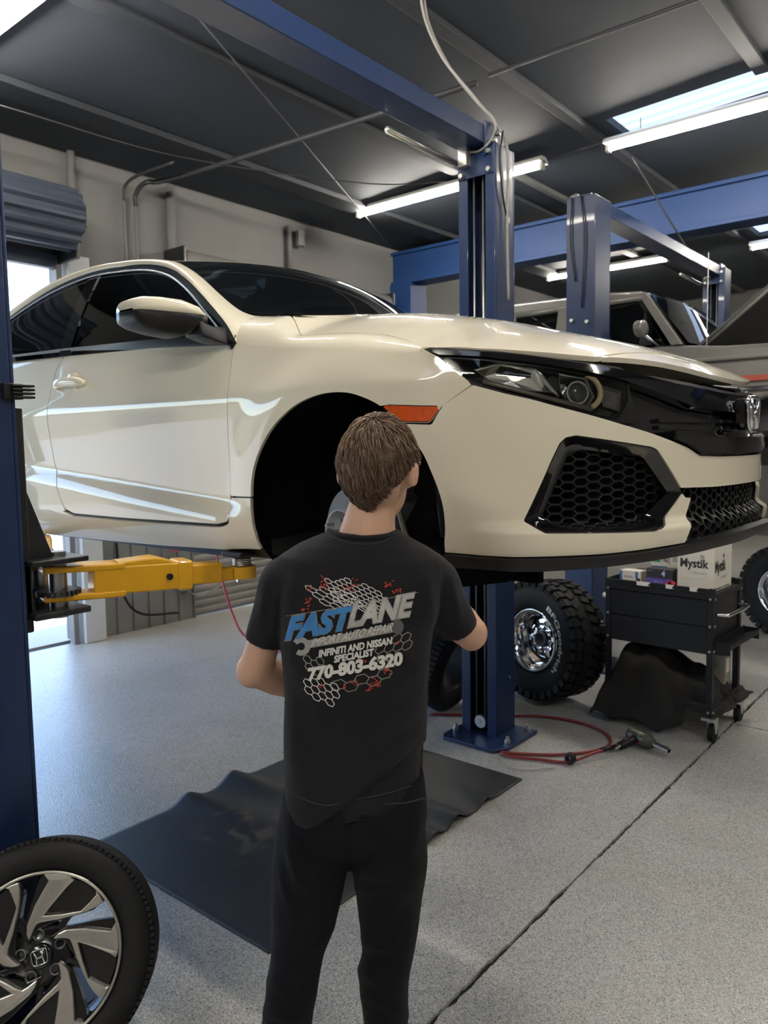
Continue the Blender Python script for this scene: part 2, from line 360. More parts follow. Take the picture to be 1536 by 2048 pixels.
# fluorescent fixtures
TUBE = mat('lit_fluorescent_tube', (.9, .9, .9), .4, emit=((1.0, .935, .83), 112.0))
def fixture(x0, x1, y, label):
    z = 4.275
    t = thing('fluorescent_light', label, 'light', ((x0 + x1) / 2, y, z), 'fluorescent tube fixtures under the ceiling')
    MB().add([(x, y + a, z + b) for x in (x0, x1) for a, b in ((-.085, .008), (-.080, .030), (-.040, .060), (.040, .060), (.080, .030), (.085, .008))],
             [(i, (i + 1) % 6, 6 + (i + 1) % 6, 6 + i) for i in range(6)] + [tuple(range(6))[::-1], tuple(range(6, 12))]).build('housing', WHITEPL, t)
    for e, s_ in ((x0, 1), (x1, -1)): MB().bb(e, e + s_ * .035, y - .03, y + .03, z - .05, z + .03).build('lamp_holder', WHITEPL, t, .006)
    MB().cyl((x0 + .035, y, z - .022), (x1 - .035, y, z - .022), .019, 12).build('tube', TUBE, t)
    for e in (x0 + .3, x1 - .3): MB().tube([(e, y, z + .055), (e, y, roofz(e))], .004, 6).build('hanger', DARKSTEEL, t)
    return t
FX = [(-5.76, -3.48, 6.58, 'long lit fluorescent fixture behind the top of the lift column'), (-2.89, -.55, 6.60, 'lit fluorescent fixture along the bright roof light at upper right'),
      (-5.76, -3.48, 2.28, 'lit fluorescent fixture cut off by the upper left corner'), (-2.89, -.55, 2.05, 'fluorescent fixture above the white car bonnet, out of view'),
      (-5.79, -3.9, 11.05, 'lit fluorescent fixture beyond the blue roof beam'), (-2.89, -.55, 11.2, 'far lit fluorescent fixture at the right edge'),
      (-2.89, -.55, -2.3, 'fluorescent fixture behind the viewer on the left'),
      (.6, 2.9, -2.3, 'fluorescent fixture behind the viewer on the right'), (.6, 2.9, 2.05, 'fluorescent fixture right of the viewer'), (.6, 2.9, 6.3, 'fluorescent fixture beyond the right edge')]
for f in FX: fixture(*f)

# loose conduits and cables under the ceiling
CONDUIT = mat('grey_conduit', (.055, .055, .06), .5, .3)
tag(MB().tube(spline([(XW + .06, 4.24, 3.98), (XW + .07, 4.24, 4.08), (XW + .22, 4.26, 4.16), (-5.9, 4.4, 4.17), (-3.0, 4.70, 4.20)], 8), .022, 8).build('ceiling_conduit', CONDUIT), 'grey conduit rising from the wall across the dark ceiling', 'conduit')
tag(MB().tube(spline([(XW + .06, 4.12, 4.00), (XW + .08, 4.12, 4.12), (XW + .25, 4.14, 4.18), (-5.75, 4.18, 4.19)], 8), .014, 8).build('ceiling_conduit', CONDUIT), 'short thin conduit bending from the wall onto the ceiling', 'conduit')
tag(MB().tube([(-2.9, 4.70, 4.22), (2.5, 4.95, 4.34)], .014, 8).build('ceiling_conduit', CONDUIT), 'straight conduit crossing the ceiling above the lift column', 'conduit')
tag(MB().tube(spline([(-5.6, 2.6, 4.13), (-5.4, 4.0, 4.10), (-4.8, 5.6, 4.15), (-4.3, 6.2, 4.2)], 10), .006, 6).build('ceiling_wire', CONDUIT), 'thin grey wire sagging along the dark ceiling', 'wire')
tag(MB().tube([(-3.95, 3.05, 4.34), (-5.95, 7.4, 4.10)], .007, 6).build('brace_rod', CONDUIT), 'thin diagonal brace rod under the left ceiling', 'rod')
tag(MB().tube([(-3.4, 6.66, 4.33), (-2.89, 6.62, 4.33)], .010, 6).build('light_cord', CONDUIT), 'short cord joining two fluorescent fixtures', 'cord')
tag(MB().tube(spline([(-2.9, 7.2, 4.35), (-2.7, 7.9, 3.75), (-2.62, 8.3, 3.5), (-2.5, 8.6, 3.45)], 8), .008, 6).build('drop_wire', CONDUIT), 'thin wire dropping to the far lift column', 'wire')

# ------------------------------------------------------------------ outside the open bays
LOT = mat('sunlit_concrete_lot', (.52, .49, .43), .85, noise=(1.2, .12), bump=(40, .1))
struct(MB().bb(-60, XW - .2, -45, 45, -.22, -.02).build('ground', LOT), 'sunlit concrete lot outside', 'ground')
nb = thing('neighbour_building', 'tan building across the sunlit lot outside the bay', 'building', (-24, 0, 0))
TAN = mat('tan_stucco', (.52, .44, .32), .85, noise=(1, .08))
MB().bb(-30, -24, -22, 20, -.1, 2.9).build('wall', TAN, nb)
MB().bb(-30.3, -23.7, -22.3, 20.3, 2.9, 3.15).build('roof_edge', WALLPANEL, nb)
for k in range(7): MB().bb(-24.02, -23.95, -19 + 5.4 * k, -16.6 + 5.4 * k, 0, 2.3).build('shutter', WALLPANEL, nb)
def pchip(x,xs,ys):
    x=np.asarray(x,float);xs=np.asarray(xs,float);ys=np.asarray(ys,float)
    h=np.diff(xs);d=np.diff(ys)/h;m=np.zeros(len(xs))
    for i in range(1,len(xs)-1):
        if d[i-1]*d[i]>0:
            w1=2*h[i]+h[i-1];w2=h[i]+2*h[i-1];m[i]=(w1+w2)/(w1/d[i-1]+w2/d[i])
    m[0]=d[0];m[-1]=d[-1]
    i=np.clip(np.searchsorted(xs,x)-1,0,len(xs)-2)
    t=np.clip((x-xs[i])/h[i],0,1);t2=t*t;t3=t2*t
    return (2*t3-3*t2+1)*ys[i]+(t3-2*t2+t)*h[i]*m[i]+(-2*t3+3*t2)*ys[i+1]+(t3-t2)*h[i]*m[i+1]
def sstep(a,b,x):
    t=np.clip((x-a)/(b-a),0,1);return t*t*(3-2*t)
X0=.25;PE=2.2
WZ=([.10,.13,.17,.22,.27,.33,.42,.5,.6,.67,.70,.71,.72,.74,.80,.88,.93,1.0],[.78,.79,.825,.853,.864,.864,.868,.877,.888,.8935,.894,.8934,.8914,.8871,.8745,.857,.846,.82])
XNZ=([.10,.2,.25,.3,.4,.5,.56,.62,.70,.76,.82,.9],[.86,.90,.925,.93,.93,.93,.925,.915,.895,.87,.83,.76])
_ph=np.linspace(0,np.pi/2,2000)
_bx=X0+(.93-X0)*np.sin(_ph)**(2/PE);_by=.895*np.cos(_ph)**(2/PE)
_bs=np.concatenate([[0],np.cumsum(np.hypot(np.diff(_bx),np.diff(_by)))])+X0
SMAX=_bs[-1]
def S0(s,z):
    s=np.asarray(s,float);z=np.asarray(z,float);s,z=np.broadcast_arrays(s,z)
    W=pchip(z,*WZ);XN=pchip(z,*XNZ)
    ph=np.interp(s,_bs,_ph)
    fx=X0+(XN-X0)*np.sin(ph)**(2/PE);fy=W*np.cos(ph)**(2/PE)
    R=1-.15*np.clip((-2.4-s)/1.2,0,2)**2
    x=np.where(s>X0,fx,s);y=np.where(s>X0,fy,W*R)
    return np.stack([x,y,z],-1)
def disp(s,z):
    d=.016*sstep(.58,.42,np.hypot(s+.017,z-.31))+.016*sstep(.58,.42,np.hypot(s+2.70,z-.31))
    zc=.345+np.clip(-.6-s,0,2)*.085
    d=d+.028*np.sin(np.clip((zc-z)/.09,0,1)*np.pi/2)*sstep(-.42,-.62,s)*sstep(-2.45,-2.25,s)
    d=d-.002*sstep(.75,.80,z)*sstep(-.2,-.5,s)
    d=d+.030*sstep(.322,.290,z)*sstep(.40,.58,s)
    return d
def S(s,z,off=0.):
    s=np.asarray(s,float);z=np.asarray(z,float)
    e=1e-3
    p=S0(s,z);a=S0(s+e,z)-S0(s-e,z);b=S0(s,z+e)-S0(s,z-e)
    n=np.cross(b,a);n/=np.linalg.norm(n,axis=-1,keepdims=True)+1e-12
    n=np.where(n[...,1:2]+n[...,0:1]*.5<0,-n,n)
    return p+n*(disp(s,z)+off)[...,None]

# ------------------------------------------------------------------ region mesher: 2D grid clipped by outlines, then mapped onto a surface
def poly_sdf(P, poly):
    A = np.array(poly, float); B = np.roll(A, -1, 0); d = np.full(len(P), 1e9); ins = np.zeros(len(P), bool)
    for a, b in zip(A, B):
        e = b - a; w_ = P - a; t = np.clip((w_ @ e) / (e @ e + 1e-15), 0, 1); q = w_ - t[:, None] * e; d = np.minimum(d, (q * q).sum(1))
        c1 = (a[1] <= P[:, 1]) != (b[1] <= P[:, 1]); xi = a[0] + (P[:, 1] - a[1]) / (e[1] if abs(e[1]) > 1e-12 else 1e-12) * e[0]; ins ^= c1 & (P[:, 0] < xi)
    d = np.sqrt(d); return np.where(ins, -d, d)
def clip(V, F, val):
    """keep the part where val <= 0"""
    V = list(map(tuple, V)); out = []; cache = {}
    for f in F:
        vals = [val[i] for i in f]
        if max(vals) <= 0: out.append(tuple(f)); continue
        if min(vals) > 0: continue
        g = []
        for k in range(len(f)):
            i, j = f[k], f[(k + 1) % len(f)]; a, b = val[i], val[j]
            if a <= 0: g.append(i)
            if (a <= 0) != (b <= 0):
                key = (min(i, j), max(i, j))
                if key not in cache:
                    t = a / (a - b); cache[key] = len(V); V.append((V[i][0] + (V[j][0] - V[i][0]) * t, V[i][1] + (V[j][1] - V[i][1]) * t))
                g.append(cache[key])
        if len(g) > 2: out.append(tuple(g))
    used = sorted({i for f in out for i in f}); mp = {o: n for n, o in enumerate(used)}
    return np.array([V[i] for i in used]).reshape(-1, 2), [tuple(mp[i] for i in f) for f in out]
def region(bbox, h, inside=(), outside=(), gap=.0025):
    x0, x1, y0, y1 = bbox; h2 = h if hasattr(h, '__len__') else (h, h)
    nx = max(1, int(math.ceil((x1 - x0) / h2[0]))); ny = max(1, int(math.ceil((y1 - y0) / h2[1])))
    X, Y = np.meshgrid(np.linspace(x0, x1, nx + 1), np.linspace(y0, y1, ny + 1)); V = np.stack([X.ravel(), Y.ravel()], -1)
    F = [(j * (nx + 1) + i, j * (nx + 1) + i + 1, (j + 1) * (nx + 1) + i + 1, (j + 1) * (nx + 1) + i) for j in range(ny) for i in range(nx)]
    for P in inside: V, F = clip(V, F, poly_sdf(V, P) + gap)
    for P in outside: V, F = clip(V, F, -poly_sdf(V, P) + gap)
    return V, F
def flange(V3, F, N, depth):
    """turn the sheet's rim inward: returns extra verts and faces"""
    cnt = {}
    for f in F:
        for k in range(len(f)):
            a, b = f[k], f[(k + 1) % len(f)]; cnt.setdefault((min(a, b), max(a, b)), []).append((a, b))
    E = [v[0] for v in cnt.values() if len(v) == 1]; idx = {}; V = []; G = []
    def g(i):
        if i not in idx: idx[i] = len(V); V.append(V3[i]); V.append(V3[i] - N[i] * depth)
        return idx[i]
    for a, b in E: p, q = g(a), g(b); G.append((q, p, p + 1, q + 1))
    return V, G
XA, YC, ZB = -1.60, 2.62, 1.19          # car frame: x forward from the front axle, y to the near side, z from its own ground
def cw(p, side=1): return (XA + p[0], YC - side * p[1], ZB + p[2])
def vnormals(V, F):
    N = np.zeros_like(V)
    for f in F:
        n = np.cross(V[f[1]] - V[f[0]], V[f[2]] - V[f[0]]); 
        for i in f: N[i] += n
    return N / (np.linalg.norm(N, axis=1, keepdims=True) + 1e-12)
def sheet(name, V3, F, material, parent, side=1, rim=.012, label=None, bevel=0):
    """car panel from local points; rim turned inwards"""
    V3 = np.asarray(V3, float); N = vnormals(V3, F)
    c = V3.mean(0); 
    if (N * (V3 - np.array([c[0] * .5 - .5, 0, .4]))).sum() < 0: N = -N; F = [f[::-1] for f in F]
    mb = MB(); tr = lambda A: [cw(p, side) for p in A]
    fl_ = (lambda FF: FF) if side < 0 else (lambda FF: [f[::-1] for f in FF])
    mb.add(tr(V3), fl_(F), True)
    if rim:
        V, G = flange(V3, F, N, rim); mb.add(tr(V), fl_(G), False)
    return mb.build(name, material, parent, label=label)
def side_panel(name, inside, outside, material, parent, side=1, off=0., h=.014, rim=.012, gap=.0025, bbox=None, label=None):
    A = np.array([p for P in inside[:1] for p in P]); bb = bbox or (A[:, 0].min(), A[:, 0].max(), A[:, 1].min(), A[:, 1].max())
    V, F = region(bb, h, inside, outside, gap)
    return sheet(name, S(V[:, 0], V[:, 1], off), F, material, parent, side, rim, label)
def bez_strip(P0, P1, P2, n):
    t = np.linspace(0, 1, n)[:, None, None]; return (1 - t) ** 2 * P0 + 2 * t * (1 - t) * P1 + t * t * P2
def grid_faces(n, m): return [(i * m + k, i * m + k + 1, (i + 1) * m + k + 1, (i + 1) * m + k) for i in range(n - 1) for k in range(m - 1)]

# ------------------------------------------------------------------ outlines in (s, z): s runs along the body side and round the nose
ARCH = [(-.400, .10), (-.408, .189), (-.425, .268), (-.431, .353), (-.415, .44), (-.362, .525), (-.278, .605), (-.173, .663), (-.063, .691), (.041, .691), (.119, .671), (.184, .641), (.243, .59), (.304, .519), (.333, .456), (.359, .378), (.368, .307), (.365, .235), (.365, .10)]
ARCH = [(p[0], p[1]) for p in spline(ARCH, 5)] + [(0, .05)]
RARCH = [(-2.70 + .385 * math.cos(a), .30 + .385 * math.sin(a)) for a in np.linspace(-.3, PI + .3, 40)] + [(-2.70, .0)]
FSEAM = [(-.523, .905), (-.527, .836), (-.520, .697), (-.538, .525), (-.555, .348), (-.539, .290)]
RSEAM = [(-1.70, .975), (-1.765, .885), (-1.783, .783), (-1.784, .647), (-1.776, .467), (-1.71, .32)]
BELT = lambda s: np.interp(s, [-3.6, -2.6, -2.166, -1.70, -1.017, -.515], [.975, .985, .975, .962, .935, .900])
DBOT = [(-1.67, .272), (-1.60, .258), (-1.2, .257), (-.60, .262), (-.555, .270)]
beltpts = [(float(s), float(BELT(s))) for s in np.linspace(-.523, -1.70, 12)]
DOOR = FSEAM[::-1] + beltpts[1:-1] + RSEAM + DBOT
SEAMF = [(.472, .692), (.380, .640)]
MARK = [(.168, .651), (.380, .637), (.342, .594), (.246, .598)]
LENSLOW = [(.307, .801), (.366, .772), (.416, .735), (.465, .700), (.559, .666), (.625, .650), (.689, .631), (.782, .606)]
STOP = [(.307, .801), (.411, .791), (.559, .776), (.670, .761), (.781, .746), (.919, .732), (1.065, .718), (1.228, .704), (1.432, .692), (SMAX, .690)]
SLOW = [(.369, .774), (.500, .760), (.664, .737), (.802, .713), (.923, .691)]
WLOW = [(.782, .606), (.868, .582), (.963, .557), (1.035, .536), (1.106, .515), (1.165, .490), (1.28, .486), (1.438, .485), (SMAX, .485)]
FOG = [(.690, .528), (.708, .543), (.735, .548), (.965, .514), (.985, .506), (1.087, .386), (.993, .303), (.955, .289), (.640, .294), (.588, .323), (.667, .486)]
FOGIN = [(.755, .511), (.960, .485), (1.050, .387), (.945, .312), (.660, .316), (.640, .335), (.716, .490)]
LOWG = [(1.080, .397), (1.25, .393), (SMAX + .01, .393), (SMAX + .01, .20), (1.3, .20), (1.052, .20), (1.066, .246), (1.128, .372), (1.100, .372), (1.086, .384)]
BOTL = [(.365, .233), (.474, .231), (.607, .235), (.794, .239), (1.049, .249), (1.3, .263), (SMAX + .01, .268)]
SPLL = [(.372, .200), (.636, .206), (.799, .214), (1.021, .229), (1.2, .238), (SMAX + .01, .245)]

def T_curve(s):
    ks = [-.51, -.44, -.375, -.345, -.30, -.25, -.118, .0, .09, .2, .307]
    X = [-.53, -.45, -.375, -.345, -.295, -.248, -.118, .0, .09, .2, .307]
    Yv = [.722, .723, .727, .738, .768, .797, .803, .807, .812, .832, .872]
    Z = [1.002, .992, .984, .965, .928, .898, .890, .880, .866, .838, .800]
    return np.stack([np.interp(s, ks, X), pchip(s, ks, Yv), pchip(s, ks, Z)], -1)
Z0 = lambda s: np.interp(s, [-.53, -.25, 0, .15, .307], [.895, .852, .825, .80, .785])

car = thing('car', 'white two-door coupe raised on the blue two-post lift', 'car', (XA - 1.35, YC, ZB))
def build_side(side):
    # fender: side area plus the rolled top up to the bonnet line
    fpoly = [(-.523, .900)] + FSEAM[1:3] + [(-.538, .525), (-.556, .362), (-.42, .365)] + [(float(s), .10) for s in (-.42, .10)] + [(.12, .598), (.246, .597), (.342, .593), (.380, .637)] + [(.472, .692), (.416, .735), (.366, .772), (.307, .800)] + [(float(s), float(Z0(s))) for s in np.linspace(.30, -.523, 30)]
    V, F = region((-.56, .48, .34, .91), .013, [fpoly], [ARCH, MARK], .0)
    V, F = clip(V, F, -poly_sdf(V, ARCH) + .0)
    V3 = S(V[:, 0], V[:, 1])
    ss = np.linspace(-.523, .300, 56); z0 = Z0(ss); P0 = S(ss, z0); tz = S(ss, z0 + .004) - P0; tz /= np.linalg.norm(tz, axis=1, keepdims=True)
    P2 = T_curve(ss); k = np.linalg.norm(P2 - P0, axis=1, keepdims=True) * .55
    strip = bez_strip(P0, P0 + tz * k, P2, 11).reshape(-1, 3)
    n0 = len(V3); Fs = [tuple(n0 + i for i in f) for f in grid_faces(11, len(ss))]
    fe = sheet('fender', np.vstack([V3, strip]), F + Fs, PAINT, car, side)
    sheet('hood_gap', np.vstack([P2 + [0, -.004, -.006], P2 + [0, -.03, -.02]]), grid_faces(2, len(ss)), SATBLACK, fe, side, 0)
    side_panel('side_marker', [MARK], [], mat('amber_marker', (.70, .10, .012), .12, 0, .8, noise=(60, .3)), fe, side, -.002, .01, .01, .0025)
    side_panel('marker_bezel', [[(.155, .657), (.392, .642), (.346, .588), (.24, .592)]], [], SATBLACK, fe, side, -.009, .02, 0, 0)
    # sill piece in front of the door, under the fender, and the long rocker
    sill = [(-.562, .358), (-.42, .362), (-.42, .10), (-2.40, .10), (-2.40, .27), (-1.71, .268), (-1.66, .262), (-1.60, .252), (-1.2, .251), (-.60, .256), (-.548, .266), (-.545, .30)]
    side_panel('sill', [sill, [(-2.6, .150), (-1.5, .158), (-.97, .166), (-.40, .186), (-.40, .5), (-2.6, .5)]], [ARCH, RARCH], PAINT, car, side, h=.016)
    do = side_panel('door', [DOOR], [], PAINT, car, side, h=.014)
    # rear quarter
    q = RSEAM + [(-1.66, .262), (-2.40, .262), (-2.42, .15), (-3.45, .20), (-3.55, .5), (-3.50, .96)] + [(float(s), float(BELT(s))) for s in np.linspace(-3.4, -1.76, 12)]
    side_panel('quarter_panel', [q], [RARCH], PAINT, car, side, h=.02)
    # dark shell behind every joint
    side_panel('inner_shell', [[(-3.5, .14), (.30, .14), (.40, .5), (.45, .69), (.30, .79), (-.2, .83), (-.52, .88)] + [(float(s), float(BELT(s)) - .02) for s in np.linspace(-.55, -3.4, 12)]], [ARCH, RARCH], SATBLACK, car, side, -.014, .03, 0, 0)
    # --- greenhouse curves
    O = spline([(-.514, .855, .899), (-.575, .834, .954), (-.641, .816, 1.004), (-.813, .771, 1.117), (-.946, .738, 1.195), (-1.077, .713, 1.256), (-1.241, .694, 1.301), (-1.445, .682, 1.329), (-1.746, .674, 1.348), (-2.094, .688, 1.315), (-2.435, .725, 1.226), (-2.75, .79, 1.09)], 8)
    I = spline([(-.53, .722, 1.002), (-.575, .720, 1.010), (-.651, .716, 1.038), (-.753, .701, 1.095), (-.938, .672, 1.212), (-1.052, .657, 1.271), (-1.149, .647, 1.308), (-1.32, .640, 1.338), (-1.52, .634, 1.360), (-1.821, .629, 1.376), (-2.193, .635, 1.352), (-2.85, .66, 1.20)], 8)
    O = resample(O, 70); I = resample(I, 70)
    mid = (O + I) / 2 + np.array([0, .035, .022]) * np.interp(np.linspace(0, 1, 70), [0, .12, .5, 1], [.6, .8, 1, 1])[:, None]
    rail = bez_strip(O, mid, I, 9).reshape(-1, 3)
    sheet('roof_rail', rail, grid_faces(9, 70), PAINT, car, side, .008)
    tr = O + np.array([.0, .004, -.004]); tr2 = np.stack([O[:, 0] - .0, O[:, 1] + .006, O[:, 2] - .026], -1); tr2[:, 0] -= np.interp(O[:, 2], [.9, 1.3], [.020, .0])
    gl = do
    trim = sheet('window_trim', np.vstack([tr, tr2]), grid_faces(2, 70), SATBLACK, car, side, .006)
    lip = [(p + np.array([0, .009, 0])) for p in tr2]
    MB().tube([cw(p, side) for p in lip], .0035, 6).build('chrome_strip', mat('satin_trim', (.35, .36, .38), .25, .9), trim)
    # side glass between belt and the trim, split by the dark pillar
    def glass(x0, x1, name, material, off):
        xs_ = np.linspace(x0, x1, 26); oz = np.interp(xs_, O[::-1, 0], O[::-1, 2]); oy = np.interp(xs_, O[::-1, 0], O[::-1, 1])
        bz = BELT(xs_); rows = []
        for t in np.linspace(-.03, 1, 12):
            zz_ = bz + (oz - bz) * t; rows.append(np.stack([xs_, .850 + (oy - .850) * t + .012 * math.sin(PI * max(t, 0)) - off, zz_], -1))
        return sheet(name, np.concatenate(rows), grid_faces(12, 26), material, car if 'pillar' in name else (do if x0 > -1.7 else car), side, 0)
    glass(-1.640, -.53, 'door_window', TINT, .010)
    glass(-2.72, -1.74, 'rear_side_window', TINT, .010)
    glass(-1.745, -1.655, 'window_pillar', GLOSSBLACK, .006)
    bs = np.linspace(-.525, -2.75, 40); b0 = S(bs, BELT(bs)); b1 = np.stack([bs, np.full(40, .853), BELT(bs) + .012], -1)
    sheet('belt_moulding', np.vstack([b0 + [0, .004, -.012], b0 + [0, .003, .006], b1 + [0, -.010, .010]]), grid_faces(3, 40), mat('belt_rubber', (.012, .013, .016), .35), car, side, 0)
    # mirror
    mi = MB(); rings = []
    mx0, my, mz = -.655, 1.005, .975
    prof = [(0.0, .30, .55), (.03, .72, .86), (.08, .96, 1), (.14, 1, 1), (.19, .93, .97), (.215, .75, .85), (.225, .35, .5)]
    def mir(zlo, zhi, name, material, par):
        R = []
        for t, hh, ww in prof:
            r = []
            for k in range(24):
                a = 2 * PI * k / 24; cx_, sz_ = math.cos(a), math.sin(a); ex = .6
                dx = .088 * ww * math.copysign(abs(cx_) ** ex, cx_); dz = .068 * hh * math.copysign(abs(sz_) ** ex, sz_)
                dz = min(max(dz, zlo), zhi); xx = mx0 + dx + .02 * (1 - hh); yy = my - .095 + t * .92
                if dz < 0: dz *= np.interp(t, [0, .08, .225], [.75, 1.0, .62])
                r.append(cw((xx - t * .55, yy, mz + dz + t * .06), side))
            R.append(r)
        return MB().loft(R).build(name, material, par)
    mr = mir(-.1, .018, 'door_mirror', SATBLACK, do)
    mir(.012, .1, 'mirror_cap', PAINT, mr)
    MB().loft([[cw(p, side) for p in r] for r in ([(-.530, .862, .885), (-.66, .866, .900), (-.66, .850, .950), (-.575, .845, .955)], [(-.56, .895, .900), (-.67, .895, .905), (-.67, .895, .950), (-.585, .895, .955)], [(-.58, .945, .915), (-.68, .945, .920), (-.68, .945, .965), (-.59, .945, .970)])]).build('mirror_arm', SATBLACK, mr, bevel=.006)
    sheet('mirror_sail', np.array([(-.52, .868, .903), (-.70, .866, .912), (-.585, .842, .958)]), [(0, 1, 2)], SATBLACK, mr, side, .01)
    # door handle
    hy = lambda x, z: float(S(x, z)[1])
    hp = [(-1.725, .812), (-1.70, .822), (-1.62, .828), (-1.52, .823), (-1.485, .816)]
    path = spline([(x, hy(x, z) + .030 * math.sin(PI * (i + .35) / 4.7), z) for i, (x, z) in enumerate(hp)], 6)
    h = MB(); nP = len(path); R = []
    for i, p in enumerate(path):
        t = i / (nP - 1); w_ = .020 * (math.sin(PI * min(1, max(.0, t * .9 + .05))) ** .35 + .05); R.append([cw((p[0], p[1] + .010 * math.cos(a), p[2] + w_ * math.sin(a)), side) for a in np.linspace(0, 2 * PI, 12, endpoint=False)])
    hd = h.loft(R).build('door_handle', PAINT, do)
    cup = []
    for rr in np.linspace(.0, 1, 7): cup.append([cw((-1.60 + .055 * rr * math.cos(a), hy(-1.60, .80) + .0035 - .004 * (1 - rr), .800 + .030 * rr * math.sin(a)), side) for a in np.linspace(0, 2 * PI, 24, endpoint=False)])
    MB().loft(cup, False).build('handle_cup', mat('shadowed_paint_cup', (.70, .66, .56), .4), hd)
    MB().loft([[cw((-1.595 + .05 * r_ * math.cos(a), hy(-1.6, .85) + .001 + .012 * (1 - r_ ** 3), .850 + .022 * r_ * math.sin(a)), side) for a in np.linspace(0, 2 * PI, 24, endpoint=False)] for r_ in (1, .85, .6, .3, .05)], False).build('lock_cover', PAINT, hd)
    # wheel well liner and running gear behind the open arch
    ap = np.array(ARCH[:-1]); ap = ap[(ap[:, 1] > .12)]
    A1 = S(ap[:, 0], ap[:, 1], -.004); A1b = A1 + np.stack([(ap[:, 0] + .02) * .03, -np.full(len(ap), .012), (ap[:, 1] - .3) * .02], -1)
    A2 = np.stack([(ap[:, 0] + .017) * 1.10 - .017, np.full(len(ap), .60), .31 + (ap[:, 1] - .31) * 1.10], -1)
    wl_ = MB().add([cw(p, side) for p in np.vstack([A1, A1b, A2, np.stack([A2[:, 0], np.full(len(ap), .50), A2[:, 2]], -1)])], [(i * len(ap) + k, i * len(ap) + k + 1, (i + 1) * len(ap) + k + 1, (i + 1) * len(ap) + k) for i in range(3) for k in range(len(ap) - 1)], True)
    liner = wl_.build('wheel_well_liner', LINER, car)
    MB().bb(XA - .5, XA + .47, YC - side * .515, YC - side * .48, ZB + .10, ZB + .78).build('inner_fender_wall', LINER, car)
build_side(1); build_side(-1)

# --- bonnet
HC = lambda x: pchip(x, [-.5, -.35, -.18, .105, .37, .636, .80, .90], [1.055, 1.047, 1.035, .985, .915, .840, .775, .715])
EZ = lambda x: pchip(x, [-.5, -.375, -.30, -.25, -.118, .09, .2, .307, .41, .53, .62, .70, .80, .90], [1.0, .984, .928, .898, .890, .866, .838, .802, .790, .776, .762, .748, .722, .69])
YE = lambda x: np.interp(x, [-.5, -.375, -.25, -.118, .09, .2, .307, .41, .53, .62, .70], [.72, .727, .797, .803, .812, .832, .868, .862, .815, .765, .70])
def hood_z(x, y): return HC(x) - (HC(x) - EZ(x)) * np.clip(np.abs(y) / YE(x), 0, 1.1) ** 2.4
hs = np.linspace(-.36, .302, 24); he = T_curve(hs)[:, :2]
st = np.array(STOP); hs2 = np.linspace(.32, SMAX, 40); hf = S(hs2, np.interp(hs2, st[:, 0], st[:, 1]), -.006)[:, :2]
half = [tuple(p) for p in he] + [tuple(p) for p in hf]
cowl = [(-.375 - .0 * y_ + .10 * (1 - (y_ / .727) ** 2), y_) for y_ in np.linspace(-.72, .72, 21)]
hood_poly = half + [(x, -y_) for x, y_ in half[::-1]] + [tuple(p) for p in cowl]
nose_line = [(.708 + .035 * (1 - (y_ / .69) ** 2), y_) for y_ in np.linspace(-1, 1, 41)]
nose_poly = nose_line + [(1.2, 1), (1.2, -1)]
V, F = region((-.40, .90, -.90, .90), .02, [hood_poly], [nose_poly], .003)
Vn, Fn = region((.60, .90, -.90, .90), .014, [hood_poly, nose_poly], [], .003)
sheet('hood_nose', np.stack([Vn[:, 0], Vn[:, 1], hood_z(Vn[:, 0], Vn[:, 1]) - .001], -1), Fn, PAINT, car, 1, .014)
hood = sheet('hood', np.stack([V[:, 0], V[:, 1], hood_z(V[:, 0], V[:, 1])], -1), F, PAINT, car, 1, .014)
# windscreen, roof, rear glass
def cross(IA, bx, bz, m=17):
    u = np.linspace(1, -1, m); G_ = []
    for p, b_x, b_z in zip(IA, bx, bz): G_ += [(p[0] + b_x * (1 - a * a), p[1] * a, p[2] + b_z * (1 - a * a)) for a in u]
    return np.array(G_), [(i * m + k, i * m + k + 1, (i + 1) * m + k + 1, (i + 1) * m + k) for i in range(len(IA) - 1) for k in range(m - 1)]
IW = resample(spline([(-.535, .718, .998), (-.575, .716, 1.008), (-.651, .712, 1.036), (-.753, .697, 1.093), (-.938, .668, 1.208), (-1.052, .653, 1.266), (-1.165, .643, 1.310)], 6), 24)
Vw, Fw = cross(IW, np.linspace(.25, .16, 24), np.linspace(.005, .035, 24)); sheet('windshield', Vw, Fw, SHIELD, car, 1, .004)
IR = resample(spline([(-1.172, .642, 1.313), (-1.32, .636, 1.338), (-1.52, .630, 1.360), (-1.821, .626, 1.376), (-2.193, .630, 1.352)], 6), 20)
Vr, Fr = cross(IR, np.interp(np.linspace(0, 1, 20), [0, .5, 1], [.16, 0, -.1]), np.full(20, .034)); sheet('roof', Vr, Fr, PAINT, car, 1, .008)
IB = resample([(-2.20, .628, 1.350), (-2.5, .63, 1.29), (-2.85, .655, 1.20), (-3.1, .67, 1.10)], 12)
Vb, Fb = cross(IB, np.linspace(-.10, -.12, 12), np.full(12, .03)); sheet('rear_window', Vb, Fb, TINT, car, 1, .004)
IT = resample([(-2.75, .79, 1.09), (-3.1, .74, 1.06), (-3.35, .72, 1.02), (-3.5, .70, .95), (-3.58, .68, .60), (-3.5, .66, .22)], 24)
Vt, Ft = cross(IT, np.full(24, -.06), np.full(24, .02)); sheet('trunk', Vt, Ft, PAINT, car, 1, .008)
cow = np.array([(p[0] - dx, p[1], z) for dx, z in ((-.02, .985), (.10, .990), (.19, .96)) for p in [(x + .0, y_) for x, y_ in cowl]])
sheet('cowl', cow, grid_faces(3, len(cowl)), SATBLACK, car, 1, 0)
